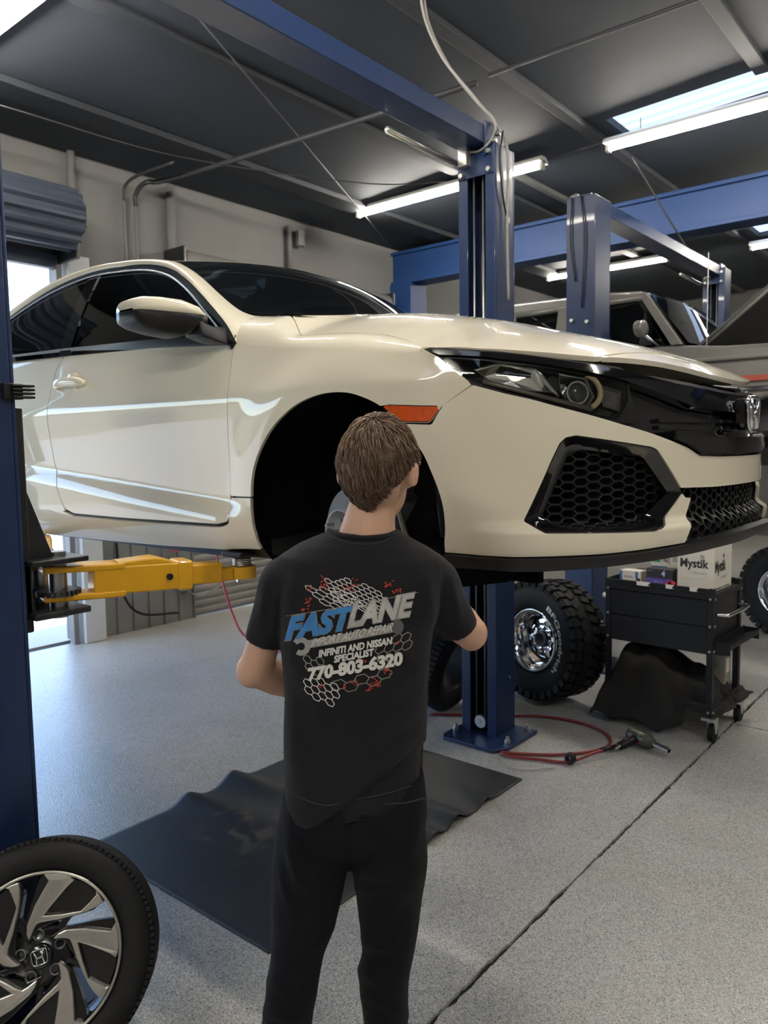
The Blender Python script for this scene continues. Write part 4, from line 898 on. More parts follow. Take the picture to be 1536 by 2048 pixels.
# cab: pillars, roof, glass (two door windows and a rear quarter window)
inset = lambda z: .13 * max(0, z - 2.47) / .5
def pill(poly, name, y_off=0, m=GREYPAINT, th=.05, side=0):
    for sg, yb in ((1, YT0 + .03), (-1, YT1 - .03)):
        MB().prism(poly, lambda x, z, d: (x, yb + sg * (inset(z) + y_off + d), z), 0, th).build(name, m, tk, .008)
pill([(-2.06, 2.47), (-2.40, 2.93), (-2.47, 2.93), (-2.15, 2.47)], 'front_pillar', th=.09)
pill([(-2.95, 2.47), (-2.95, 2.93), (-3.17, 2.93), (-3.17, 2.47)], 'middle_pillar', th=.09)
pill([(-3.62, 2.47), (-3.58, 2.93), (-4.5, 2.93), (-4.7, 2.47)], 'rear_quarter', th=.09)
pill([(-2.20, 2.47), (-2.50, 2.91), (-2.95, 2.91), (-2.95, 2.47)], 'door_glass', .03, TINT, .008)
pill([(-3.17, 2.47), (-3.17, 2.91), (-3.60, 2.91), (-3.63, 2.47)], 'quarter_glass', .03, TINT, .008)
pill([(-2.30, 2.49), (-2.34, 2.55), (-2.385, 2.76), (-2.40, 2.78), (-2.42, 2.49)], 'vent_frame', .02, SATBLACK, .01)
roofp = [(-2.36, 2.90), (-2.46, 2.955), (-2.8, 2.985), (-3.6, 3.0), (-4.45, 2.985), (-4.55, 2.92), (-4.5, 2.89)]
MB().loft([[(x, y_, z - dz) for x, z in roofp] for y_, dz in ((YT0 + .14, .035), (YT0 + .20, .005), (YT0 + .5, -.012), (YT1 - .5, -.012), (YT1 - .20, .005), (YT1 - .14, .035))]).build('roof', GREYPAINT, tk)
V = [(-2.02 + .06 * (1 - a * a) - t * .36, 7.05 + a * (.88 - .13 * t), 2.48 + t * .44) for t in np.linspace(0, 1, 5) for a in np.linspace(-1, 1, 9)]
MB().add(V, grid_faces(5, 9), True).build('windshield', SHIELD, tk)
for yb, sg in ((YT0 - .13, 1), (YT1 + .13, -1)):
    mm = MB().loft([[(-2.36 + .05 * t, yb + .09 * math.cos(a), 2.60 + .065 * math.sin(a)) if True else 0 for a in np.linspace(0, 2 * PI, 16, endpoint=False)] for t in (0, .4, 1, 1.3)]).build('door_mirror', GREYPAINT, tk, .012)
    MB().tube([(-2.33, yb + sg * .08, 2.56), (-2.25, yb + sg * .17, 2.48)], .010, 8).build('mirror_stay', CHROME, mm)
MB().cyl((-1.9, YT0 + .10, 2.42), (-1.9, YT0 + .10, 3.15), .004, 6).build('aerial', STEEL, tk)
# open bonnet, engine bay
hb = [(-1.98, 2.44), (-1.35, 2.98)]
V = []
for t, th in ((0, 0), (1, 0)): pass
HV = [(-1.99 + .78 * t, y_, 2.46 + .62 * t + .03 * math.sin(PI * (y_ - YT0) / (YT1 - YT0)) - d) for d in (0, .03) for t in np.linspace(0, 1, 5) for y_ in np.linspace(YT0 + .16, YT1 - .16, 9)]
nq = 45; rim = list(range(9)) + [9 * i + 8 for i in range(1, 5)] + [36 + k for k in range(7, -1, -1)] + [9 * i for i in range(3, 0, -1)]
MB().add(HV, [f for f in grid_faces(5, 9)] + [tuple(nq + i for i in f[::-1]) for f in grid_faces(5, 9)] + [(rim[i], rim[(i + 1) % len(rim)], nq + rim[(i + 1) % len(rim)], nq + rim[i]) for i in range(len(rim))]).build('bonnet', mat('bonnet_underside', (.05, .05, .05), .5), tk)
MB().tube([(-1.97, YT0 + .17, 2.43), (-1.20, YT0 + .17, 3.06)], .014, 8).build('bonnet_edge', GREYPAINT, tk)
MB().bb(-1.85, -.75, YT0 + .35, YT1 - .35, 1.75, 2.22).build('engine_block', DARKSTEEL, tk, .04)
for k in range(5): MB().cyl((-1.7 + .2 * k, YT0 + .45 + .1 * (k % 2), 2.2), (-1.7 + .2 * k, YT0 + .45 + .1 * (k % 2), 2.36), .06, 14).build('engine_fitting', SATBLACK, tk, .01)
MB().bb(-.62, -.52, YT0 + .05, YT1 - .05, 1.75, 2.40).build('front_grille', SATBLACK, tk, .02)
# front axle with bare hubs, wheels are off
MB().tube([(-1.25, YT0 + .02, 1.40), (-1.25, YT1 - .02, 1.40)], .05, 14).build('front_axle', SATBLACK, tk)
MB().tube([(-4.05, YT0 + .02, 1.40), (-4.05, YT1 - .02, 1.40)], .05, 14).build('rear_axle', SATBLACK, tk)
for xx in (-1.25, -4.05):
    for yb, sg in ((YT0 + .05, -1), (YT1 - .05, 1)): MB().cyl((xx, yb, 1.40), (xx, yb + sg * .08, 1.40), .16, 28).build('brake_drum', mat('pale_drum', (.62, .60, .56), .5, .2), tk, .01)

# ------------------------------------------------------------------ person seen from behind, reaching into the wheel arch
from mathutils import noise as MN
PR = Vector((math.cos(YAW), math.sin(YAW), 0)); PF = Vector((-math.sin(YAW), math.cos(YAW), 0))
def pp(px, py, q):
    v = ray(px, py); return CAM + v * (q / v.dot(PF))
def pr(px, py, q, dq=0.):                 # world point, measured from the figure's own depth q
    return pp(px, py, q) + PF * dq
person = thing('person', 'person in a black printed t-shirt and black trousers working at the wheel arch', 'person', (*(PF * 1.82 + PR * -.06).to_2d(), 0))
def ring(cx, py, q, a, b, n=28, ex=.85, tilt=0.):
    c = pp(cx, py, q); R = []
    for k in range(n):
        t = 2 * PI * k / n; c_, s_ = math.cos(t), math.sin(t)
        R.append(c + PR * (a * math.copysign(abs(c_) ** ex, c_)) + PF * (b * math.copysign(abs(s_) ** ex, s_)) + Vector((0, 0, tilt * c_)))
    return R
def lr(py, xl, xr, q, b, ex=.85, tilt=0.):
    return ring((xl + xr) / 2, py, q, (xr - xl) / 2 / FPX * q, b, 28, ex, tilt)
def limb(path, radii, n=16, flat=1.):
    m = MB(); P = spline([tuple(p) for p in path], 5); R = np.interp(np.linspace(0, 1, len(P)), np.linspace(0, 1, len(radii)), radii); m.tube(P, list(R), n); return m
def ellipsoid(c, ax, n=20, m=14):
    """ax: three axis vectors"""
    V = []; F = []
    for i in range(m + 1):
        th = PI * i / m
        for k in range(n): ph = 2 * PI * k / n; V.append(Vector(c) + ax[0] * (math.sin(th) * math.cos(ph)) + ax[1] * (math.sin(th) * math.sin(ph)) + ax[2] * math.cos(th))
    for i in range(m):
        for k in range(n): F.append((i * n + k, i * n + (k + 1) % n, (i + 1) * n + (k + 1) % n, (i + 1) * n + k))
    b = MB(); b.add(V, F, True); return b
def union(parts, voxel, smooth, name, material, parent, fold=None):
    """voxel union of closed shells -> one continuous mesh"""
    m = MB()
    for p in parts: m.v, m.f, m.sm = m.v + p.v, m.f + [tuple(len(m.v) + i for i in f) for f in p.f], m.sm + p.sm
    o = m.build('tmp', material); r = o.modifiers.new('r', 'REMESH'); r.mode = 'VOXEL'; r.voxel_size = voxel
    s = o.modifiers.new('s', 'SMOOTH'); s.factor = .6; s.iterations = smooth
    me = evaluated_mesh(o); bpy.data.objects.remove(o)
    if fold:
        V = np.zeros(len(me.vertices) * 3); me.vertices.foreach_get('co', V); V = V.reshape(-1, 3); Nn = np.zeros(len(V) * 3); me.vertices.foreach_get('normal', Nn); Nn = Nn.reshape(-1, 3)
        V = V + Nn * fold(V, Nn)[:, None]; me.vertices.foreach_set('co', V.ravel())
    me.polygons.foreach_set('use_smooth', [True] * len(me.polygons)); me.materials.clear(); me.materials.append(material); me.update()
    return link(name, me, parent)
def to_px(V):
    W_ = V - np.array(CAM); d = W_ @ np.array(FW); return 768 + FPX * (W_ @ np.array(RT)) / d, 1024 + FPX * (W_ @ np.array(DN)) / d
SKIN = mat('skin', (.60, .36, .25), .5, noise=(18, .08), bump=(250, .06))
SKIN.node_tree.nodes['Principled BSDF'].inputs['Subsurface Weight'].default_value = .12
SKIN.node_tree.nodes['Principled BSDF'].inputs['Subsurface Radius'].default_value = (.01, .004, .002)
Q = 1.81
# --- body: head with face and ears, neck, torso core, arms, hands, legs: one mesh
HEADC = pp(757, 932, Q + .012); ht = math.radians(-22)        # head turned to the right and slightly down
HX = (PR * math.cos(ht) + PF * math.sin(ht)); HY = (PF * math.cos(ht) - PR * math.sin(ht)); HZ = Vector((0, 0, 1)); HZ = (HZ + HY * .12 + PR * .03).normalized(); HY = HZ.cross(HX).normalized(); HX = HY.cross(HZ)
def hp_(x, y, z): return HEADC + HX * x + HY * y + HZ * z
body = [ellipsoid(HEADC, (HX * .078, HY * .095, HZ * .108), 28, 20), ellipsoid(hp_(0, .03, -.055), (HX * .058, HY * .072, HZ * .075)),
        limb([pp(735, 1085, Q + .01), pp(738, 1050, Q + .01), pp(745, 1010, Q + .015), pp(754, 965, Q + .015)], [.076, .064, .055, .054]),
        ellipsoid(hp_(0, .104, -.028), (HX * .013, HY * .018, HZ * .022)), ellipsoid(hp_(0, .098, -.012), (HX * .010, HY * .010, HZ * .03)),
        ellipsoid(hp_(0, .094, -.066), (HX * .024, HY * .010, HZ * .010)), ellipsoid(hp_(0, .085, -.105), (HX * .022, HY * .020, HZ * .016)), ellipsoid(hp_(0, .085, .022), (HX * .055, HY * .012, HZ * .012))]
for sg in (1, -1):
    body.append(ellipsoid(hp_(sg * .080, -.004, -.022), ((HX * sg * .5 - HY * .86).normalized() * .012 + HX * sg * .006, HY * .013, HZ * .032)))
    body.append(ellipsoid(hp_(sg * .092, -.012, -.018), ((HX * sg * .55 - HY * .80).normalized() * .010, (HY * .6 + HX * sg * .6) * .019, HZ * .033)))
body.append(MB().loft([lr(1075, 670, 785, Q, .05), lr(1104, 610, 835, Q, .065), lr(1150, 580, 870, Q, .09), lr(1300, 585, 845, Q, .10), lr(1450, 590, 840, Q, .10), lr(1580, 590, 825, Q, .095), lr(1640, 640, 770, Q, .06)]))
# left arm (viewer's left): elbow out, forearm across the belly
LSH, LEL, LWR = pp(570, 1165, Q), pp(511, 1338, Q + .03), pp(625, 1385, Q + .20)
body.append(limb([LSH, pp(549, 1215, Q + .008), pp(526, 1290, Q + .018), LEL], [.036, .040, .040, .042])); body.append(limb([LEL, LEL.lerp(LWR, .35), LWR], [.043, .044, .029])); body.append(ellipsoid(LEL - PR * .004, (PR * .044, PF * .042, HZ * .046)))
RSH, REL, RWR = pp(868, 1165, Q), pp(944, 1268, Q + .10), pp(893, 1190, Q + .21)
body.append(limb([RSH, pp(889, 1207, Q + .035), pp(918, 1252, Q + .06), REL], [.036, .040, .039, .039])); body.append(limb([REL, REL.lerp(RWR, .35), RWR], [.040, .040, .027])); body.append(ellipsoid(REL, (PR * .040, PF * .040, HZ * .042)))
def hand(wr, d, side, nrm):
    """palm and five bent fingers; d = pointing direction, nrm = out of the back of the hand"""
    d = d.normalized(); sd_ = d.cross(nrm).normalized() * side; nrm = sd_.cross(d).normalized() * (1 if side > 0 else 1)
    if nrm.dot(Vector((0, 0, 1))) < 0 and False: nrm = -nrm
    out = [limb([wr - d * .02, wr + d * .04, wr + d * .085], [.026, .030, .026], 12), ellipsoid(wr + d * .055, (sd_ * .042, d * .048, nrm * .016))]
    for k, (o, L) in enumerate(((-.030, .066), (-.010, .076), (.010, .070), (.029, .054))):
        b = wr + d * (.092 - abs(o) * .2) + sd_ * o
        out.append(limb([b - d * .02, b + d * L * .38 - nrm * .004, b + d * L * .70 - nrm * .022, b + d * L * .80 - nrm * .044], [.0095, .0092, .0085, .007], 8))
    t = wr + d * .022 - sd_ * .030
    out.append(limb([t, t - sd_ * .024 + d * .022 - nrm * .008, t - sd_ * .026 + d * .052 - nrm * .02, t - sd_ * .018 + d * .068 - nrm * .028], [.013, .011, .0095, .008], 8))
    return out
body += hand(LWR, (LWR - LEL), 1, Vector((0, 0, 1)) - PF * .3); body += hand(RWR, (RWR - REL) + PF * .06 - PR * .10, 1, -PR)
def leg_path(c): return [pp(x, y_, Q + dq) for x, y_, dq in c]
LLEG = [(632, 1640, 0), (622, 1720, 0), (613, 1810, .0), (596, 1900, .0), (580, 2000, 0), (568, 2090, .0), (558, 2200, .0), (552, 2300, .01)]
RLEG = [(772, 1640, 0), (778, 1720, 0), (778, 1800, .0), (777, 1880, .0), (768, 1960, 0), (771, 2048, .0), (774, 2180, .02), (778, 2300, .04)]
for lg in (LLEG, RLEG): body.append(limb(leg_path(lg), [.080, .078, .072, .060, .056, .052, .045, .042]))
union(body, .0055, 3, 'body', SKIN, person)
EYE = mat('eye_white', (.8, .8, .78), .2); IRIS = mat('iris_brown', (.06, .03, .015), .2)
for sg in (1, -1):
    c = hp_(sg * .031, .082, .004); ey = ellipsoid(c, (HX * .012, HY * .012, HZ * .012)).build('eye', EYE, person); ellipsoid(c + HY * .009, (HX * .005, HY * .004, HZ * .005)).build('iris', IRIS, ey)
    MB().tube([hp_(sg * .014, .098, .028), hp_(sg * .032, .096, .032), hp_(sg * .050, .086, .026)], .004, 6).build('eyebrow', mat('hair_brown', (.105, .062, .036), .5), person)
# --- trousers
CLOTH = mat('black_cotton_trousers', (.0062, .0066, .0092), .92, sheen=.03, spec=.12, noise=(14, .25), bump=(600, .25))
def fold_pants(V, N):
    x, y_ = to_px(V); d = np.zeros(len(V))
    for (x0, y0, x1, y1, w_, a) in ((575, 1640, 600, 1790, 13, .011), (585, 1700, 660, 1850, 15, .012), (560, 1730, 585, 1830, 10, .008), (690, 1690, 600, 1770, 20, .010), (640, 1830, 560, 1880, 16, .010), (655, 1870, 570, 1930, 14, .008), (735, 1660, 715, 1720, 14, .009), (720, 1745, 800, 1760, 11, .011), (715, 1775, 790, 1785, 10, .008), (840, 1600, 815, 1720, 14, .010), (830, 1750, 760, 1850, 18, .009), (725, 1880, 800, 1900, 14, .010), (715, 1930, 790, 1985, 16, .012), (735, 1990, 810, 2030, 14, .010), (540, 1960, 620, 1990, 18, .010), (530, 2020, 610, 2040, 15, .010), (700, 1600, 705, 1690, 9, -.010)):
        e = np.array([x1 - x0, y1 - y0], float); P = np.stack([x - x0, y_ - y0], -1); t = np.clip((P @ e) / (e @ e), 0, 1); dist = np.hypot(*(P - t[:, None] * e).T); d += a * np.exp(-(dist / w_) ** 2) * np.sin(PI * np.clip(t * .8 + .1, 0, 1))
    d += np.array([.004 * MN.noise(Vector(v) * 9) for v in V]); return d
pl = [MB().loft([lr(1540, 572, 852, Q, .108), lr(1580, 560, 856, Q, .122), lr(1630, 551, 858, Q, .126), lr(1665, 560, 846, Q, .108), lr(1690, 610, 795, Q, .070), lr(1704, 660, 745, Q, .04)])]
for c, hw, bd in ((LLEG, [80, 80, 71, 57, 53, 54, 50, 48], None), (RLEG, [80, 79, 68, 55, 52, 46, 47, 46], None)):
    c = [(a, b + (90 if i == len(c) - 1 else 0), dq) for i, (a, b, dq) in enumerate(c)]
    cs = spline([(a, b, dq) for a, b, dq in c], 4); hs_ = np.interp(np.linspace(0, 1, len(cs)), np.linspace(0, 1, 8), hw)
    pl.append(MB().loft([ring(p[0], p[1], Q + p[2], h_ / FPX * Q, np.interp(p[1], [1640, 1800, 2100], [.108, .092, .078])) for p, h_ in zip(cs, hs_)]))
trousers = union(pl, .0065, 5, 'trousers', CLOTH, person, fold_pants)
MB().tube([pp(x, y_, Q - .118) for x, y_ in ((770, 1608), (810, 1606), (850, 1596))], .0018, 5).build('pocket_seam', mat('dark_stitching', (.02, .02, .025), .9), trousers)
# --- shoes
for lg, sg in ((LLEG, 1), (RLEG, -1)):
    c = pp(lg[-1][0], 2345, Q + lg[-1][2]); c.z = 0
    sh = MB().loft([[c + PR * (x * w_) + PF * (f + .03) + Vector((0, 0, z * h_ + .012)) for x, z in ((-1, 0), (-.95, .5), (-.5, 1), (.5, 1), (.95, .5), (1, 0))] for f, w_, h_ in ((-.10, .028, .06), (-.085, .040, .085), (0, .042, .09), (.08, .048, .06), (.15, .046, .042), (.185, .026, .025))]).build('shoe', SATBLACK, person, .006)
    MB().loft([[c + PR * (x * w_ * 1.06) + PF * (f + .03) + Vector((0, 0, z)) for x, z in ((-1, .0), (-1, .02), (1, .02), (1, .0))] for f, w_ in ((-.105, .028), (-.085, .040), (0, .042), (.08, .048), (.15, .046), (.19, .026))]).build('sole', RUBBER, sh, .004)
# --- t-shirt
TEE = mat('black_cotton_tee', (.0125, .0122, .0145), .95, sheen=.06, spec=.16, noise=(10, .2), bump=(700, .25))
tee = [MB().loft([lr(1062, 656, 797, Q + .008, .064), lr(1074, 628, 820, Q + .005, .073, tilt=-.003), lr(1090, 596, 858, Q, .085, tilt=-.008), lr(1112, 558, 890, Q, .100, tilt=-.006), lr(1150, 552, 892, Q, .116), lr(1200, 556, 882, Q, .124), lr(1260, 560, 868, Q, .126), lr(1330, 564, 861, Q, .123), lr(1400, 566, 858, Q, .119), lr(1480, 567, 857, Q, .122), lr(1550, 564, 855, Q, .130, tilt=.004), lr(1585, 563, 856, Q, .136, tilt=.012), lr(1603, 564, 854, Q, .137, tilt=.022)]),
       limb([pp(602, 1142, Q), pp(566, 1160, Q), pp(552, 1208, Q + .005), pp(526, 1284, Q + .015)], [.050, .054, .053, .045], 20),
       limb([pp(838, 1142, Q), pp(872, 1160, Q + .01), pp(890, 1205, Q + .03), pp(922, 1258, Q + .06)], [.050, .054, .054, .046], 20)]
def fold_tee(V, N):
    x, y_ = to_px(V); back = (N @ np.array(PF)) < .2; d = np.zeros(len(V))
    for (x0, y0, x1, y1, w_, a) in ((600, 1110, 575, 1230, 14, .006), (560, 1150, 545, 1260, 9, .007), (535, 1160, 520, 1260, 9, .006), (850, 1130, 862, 1240, 12, .007), (900, 1160, 920, 1240, 9, .007), (585, 1420, 600, 1580, 20, .010), (640, 1430, 660, 1600, 22, .006), (850, 1330, 700, 1440, 20, .006), (848, 1400, 735, 1500, 20, .008), (845, 1450, 760, 1545, 12, .008), (800, 1290, 850, 1350, 14, .005), (575, 1300, 640, 1420, 16, .006)):
        e = np.array([x1 - x0, y1 - y0], float); P = np.stack([x - x0, y_ - y0], -1); t = np.clip((P @ e) / (e @ e), 0, 1); dist = np.hypot(*(P - t[:, None] * e).T); d += a * np.exp(-(dist / w_) ** 2) * np.sin(PI * np.clip(t * .8 + .1, 0, 1))
    # tail folded up diagonally: the part right of the fold sits lower
    nx, ny = 130 / 210., 165 / 210.; s_ = (x - 690) * nx + (y_ - 1612) * ny
    d -= np.where(back, .013 * sstep(-6, 5, s_) * sstep(1470, 1500, y_), 0)
    d += np.array([.003 * MN.noise(Vector(v) * 8) for v in V]); return d
shirt = union(tee, .006, 4, 't_shirt', TEE, person, fold_tee)
_me = shirt.data; _BV = BVHTree.FromPolygons([v.co for v in _me.vertices], [tuple(p.vertices) for p in _me.polygons])
def on_shirt(px, py, off=.0015):
    v = ray(px, py).normalized(); h = _BV.ray_cast(CAM, v)
    if h[0] is None: return None
    n = h[1] if h[1].dot(v) < 0 else -h[1]; return h[0] + n * off
def shirt_line(pts, r, name, material, off=.0008, n=5):
    P = [on_shirt(x, y_, off) for x, y_ in pts]; P = [p for p in P if p is not None]
    return MB().tube(P, r, n).build(name, material, shirt) if len(P) > 1 else None
# neck rib, sleeve hems and bottom hem
shirt_line([(a.x, a.y) for a in spline([(660, 1074, 0), (690, 1084, 0), (725, 1089, 0), (760, 1086, 0), (788, 1075, 0)], 8)], .0016, 'collar_seam', mat('shirt_seam', (.03, .03, .034), .9))
cr = [p for p in spline([pp(658, 1062, Q + .02), pp(680, 1072, Q - .048), pp(727, 1077, Q - .062), pp(772, 1073, Q - .048), pp(794, 1064, Q + .02), pp(770, 1078, Q + .075), pp(725, 1085, Q + .085), pp(682, 1078, Q + .075)], 6, True)]
MB().tube(cr, .0075, 8, closed=True).build('collar', TEE, shirt)
shirt_line([(a.x, a.y) for a in spline([(568, 1556, 0), (585, 1585, 0), (620, 1603, 0), (655, 1611, 0), (680, 1606, 0)], 8)], .0014, 'hem_seam', MATS['shirt_seam'])
shirt_line([(a.x, a.y) for a in spline([(712, 1598, 0), (770, 1588, 0), (820, 1572, 0), (848, 1560, 0)], 8)], .0014, 'hem_seam', MATS['shirt_seam'])
# --- print on the back: traced lettering and marks laid onto the cloth
def zz(x, y_): return 440 + x * .36458, 1100 + y_ * .36458
def lay(V2, F, name, material, off):
    bm = bmesh.new(); vs_ = [bm.verts.new((x, y_, 0)) for x, y_ in V2]
    for f in F:
        try: bm.faces.new([vs_[i] for i in f])
        except ValueError: pass
    bmesh.ops.triangulate(bm, faces=bm.faces)
    for _ in range(3):
        E_ = [e for e in bm.edges if e.calc_length() > 9]
        if not E_: break
        bmesh.ops.subdivide_edges(bm, edges=E_, cuts=1); bmesh.ops.triangulate(bm, faces=bm.faces)
    for v in bm.verts:
        p = on_shirt(v.co.x, v.co.y, off); v.co = p if p is not None else pp(v.co.x, v.co.y, Q - .12)
    me = bpy.data.meshes.new(name); bm.to_mesh(me); bm.free(); me.materials.append(material); return link(name, me, shirt)
def print_text(body, o, ex, ey, name, material, off, bold=0., shear=0.):
    bm = text_mesh(body, 1, bold, shear); V = np.array([v.co[:2] for v in bm.verts]); F = [[v.index for v in f.verts] for f in bm.faces]; bm.free()
    b0 = text_mesh(body, 1, 0, shear); R_ = np.array([v.co[:2] for v in b0.verts]); b0.free(); lo = R_.min(0); hi = R_.max(0); U = (V - lo) / (hi - lo)
    P = np.array(zz(*o)) + U[:, :1] * np.array(ex) * .36458 + U[:, 1:] * np.array(ey) * .36458
    return lay(P, F, name, material, off)
PW = mat('print_white', (.72, .70, .66), .8); PB = mat('print_blue', (.035, .20, .48), .7, noise=(40, .35)); PS = mat('print_silver', (.45, .44, .42), .6, noise=(30, .6)); PK = mat('print_black', (.006, .006, .007), .9); PRD = mat('print_red', (.50, .05, .025), .8); PG = mat('print_grey', (.33, .32, .30), .8, noise=(25, .3))
for body_, o, ex, fill in (('FAST', (368, 491), (362, -66), PB), ('LANE', (708, 420), (352, -66), PS)):
    ey = (0, -114)
    print_text(body_, o, ex, ey, 'print_outline', PW, .0010, .066, .30); print_text(body_, o, ex, ey, 'print_gap', PK, .0016, .056, .30); print_text(body_, o, ex, ey, 'print_letters', fill, .0022, .046, .30)
print_text('INFINITI AND NISSAN', (545, 586), (394, -72), (3, -37), 'print_line', PW, .0022, .045)
print_text('SPECIALIST', (628, 616), (213, -40), (2, -36), 'print_line', PW, .0022, .045)
print_text('770-803-6320', (487, 716), (508, -90), (3, -66), 'print_number', PW, .0022, .055)
print_text('IMPORT AUTO REPAIR', (500, 532), (446, -90), (4, -46), 'print_script', PW, .0030, .0, .45)
def stroke(pts, w_, name, material, off=.0012):
    P = np.array([zz(*p) for p in pts]); V = []; F = []
    for i in range(len(P)):
        t = P[min(i + 1, len(P) - 1)] - P[max(i - 1, 0)]; t = t / (np.hypot(*t) + 1e-9); n = np.array([-t[1], t[0]]) * w_ / 2 * .36458; V += [P[i] + n, P[i] - n]
    for i in range(len(P) - 1): F.append((2 * i, 2 * i + 1, 2 * i + 3, 2 * i + 2))
    return V, F
class Acc:
    def __init__(s): s.V = []; s.F = []
    def add(s, vf): o = len(s.V); s.V += list(vf[0]); s.F += [tuple(o + i for i in f) for f in vf[1]]
a = Acc(); a.add(stroke([(365, 362), (700, 308), (1085, 232)], 3, '', 0)); lay(a.V, a.F, 'print_rule', PG, .0012)
# spanner under the name
a = Acc(); a.add(stroke([(478, 518), (700, 478), (950, 428)], 44, '', 0)); lay(a.V, a.F, 'print_spanner_handle', PG, .0012)
a = Acc(); a.add(stroke([(447 + 36 * math.cos(t), 528 + 36 * math.sin(t)) for t in np.linspace(-2.6, 2.2, 26)], 30, '', 0)); lay(a.V, a.F, 'print_spanner_jaw', PG, .0018)
sk = [(972 + 34 * math.cos(t), 420 + 40 * math.sin(t)) for t in np.linspace(0, 2 * PI, 20, endpoint=False)]
lay([zz(*p) for p in sk], [tuple(range(20))], 'print_spanner_ring', mat('print_dark_grey', (.10, .10, .10), .8), .0020)
# honeycomb nets, warped like the drawing
def hexnet(fn, nu, nv, w_, name, material, keep):
    a = Acc(); seen = set()
    for i in range(nu):
        for j in range(nv):
            c = (i * 1.5, j * math.sqrt(3) + (math.sqrt(3) / 2 if i % 2 else 0)); hv = [(c[0] + math.cos(k * PI / 3), c[1] + math.sin(k * PI / 3)) for k in range(6)]
            if not keep(i, j): continue
            for k in range(6):
                e = (hv[k], hv[(k + 1) % 6]); key = tuple(sorted((round(p[0], 2), round(p[1], 2)) for p in e))
                if key in seen: continue
                seen.add(key); a.add(stroke([fn(*e[0]), fn(*e[1])], w_, '', 0))
    lay(a.V, a.F, name, material, .0009)
hexnet(lambda u, v: (690 + (u - 4) * 20 + v * 7 - 30, 160 + v * 15 + (u - 4) * 4), 10, 6, 4, 'print_honeycomb', PW, lambda i, j: (j >= 1 or i in (3, 4, 7)) and i + j < 13)
hexnet(lambda u, v: (500 + u * 26 + v * 22, 215 + v * 21 + u * 2.5), 6, 3, 4, 'print_honeycomb', PW, lambda i, j: True)
hexnet(lambda u, v: (480 + u * 23 + v * 6, 600 + v * 24 + u * 3), 3, 2, 4, 'print_honeycomb', PG, lambda i, j: True)
hexnet(lambda u, v: (478 + u * 25 + v * 3, 690 + v * 23 + u * 10), 5, 3, 4.5, 'print_honeycomb', PW, lambda i, j: i + j > 0 and i + j < 6)
hexnet(lambda u, v: (640 + u * 42 + v * 6, 690 + v * 28 - u * 10), 5, 2, 4, 'print_honeycomb', PG, lambda i, j: j == 1 or i > 3)
hexnet(lambda u, v: (880 + u * 30 + v * 4, 540 + v * 24 - u * 18), 4, 2, 4, 'print_honeycomb', PG, lambda i, j: True)
a = Acc(); RN = random.Random(3)
for cx_, cy_, rx_, ry_, n in ((572, 185, 22, 34, 12), (485, 290, 22, 40, 12), (500, 215, 25, 20, 6), (700, 210, 55, 40, 16), (925, 185, 26, 32, 12), (968, 225, 24, 22, 8), (450, 330, 20, 14, 5), (740, 730, 25, 18, 7), (680, 740, 25, 18, 6), (855, 725, 36, 34, 16), (915, 660, 24, 26, 9), (820, 770, 22, 18, 6), (560, 745, 20, 15, 4), (970, 510, 14, 10, 3), (790, 610, 18, 10, 3)):
    for k in range(n):
        x, y_ = cx_ + RN.gauss(0, .55) * rx_, cy_ + RN.gauss(0, .55) * ry_; an = RN.choice((-.45, -.5, .9, 2.2)); L = RN.uniform(7, 20); a.add(stroke([(x - L * math.cos(an) / 2, y_ - L * math.sin(an) / 2), (x + L * math.cos(an) / 2, y_ + L * math.sin(an) / 2)], RN.uniform(3.5, 6), '', 0))
lay(a.V, a.F, 'print_red_flecks', PRD, .0014)['kind'] = 'stuff'
# --- hair: scalp cap plus combed strands growing from the crown
HAIR = MATS['hair_brown']; HAIR.node_tree.nodes['Principled BSDF'].inputs['Roughness'].default_value = .42
WH = Vector((.012, -.55, .83)).normalized()                                  # crown whorl in head axes
def scalp(d, h):
    k = 1 - .16 * max(0, -d.z) ** 1.2; return hp_(d.x * (.0785 + h) * k, d.y * (.0955 + h) * (1 - .08 * max(0, -d.z)), d.z * (.109 + h))
def hairline(d):
    """how far down hair grows (min z on the unit sphere) by heading: forehead, ears, nape"""
    az = math.atan2(d.x, -d.y)            # 0 at the back
    aa = abs(az)
    return np.interp(aa, [0, .25, .6, .95, 1.25, 1.6, 2.2, PI], [-.93, -.92, -.83, -.62, -.02, -.10, .35, .50])
cap = MB(); V = []; n, m = 48, 26
for i in range(m + 1):
    for k in range(n):
        az = 2 * PI * k / n; d0 = Vector((math.sin(az), -math.cos(az), 0)); zl = float(hairline(d0)); th = (i / m) * math.acos(max(-.99, zl)); d = Vector((math.sin(th) * d0.x, math.sin(th) * d0.y, math.cos(th)))
        V.append(scalp(d, .006 + .004 * MN.noise(d * 6) - (.004 if i > m - 2 else 0)))
cap.add(V, [(i * n + k, i * n + (k + 1) % n, (i + 1) * n + (k + 1) % n, (i + 1) * n + k) for i in range(m) for k in range(n)], True)
hair = cap.build('hair', HAIR, person)
HS = [mat('hair_strand_dark', (.098, .060, .037), .45), mat('hair_strand_mid', (.155, .098, .062), .42), mat('hair_strand_light', (.235, .155, .10), .4)]
for m_ in HS: m_.node_tree.nodes['Principled BSDF'].inputs['Specular IOR Level'].default_value = .35
RN = random.Random(11); acc = [MB(), MB(), MB()]
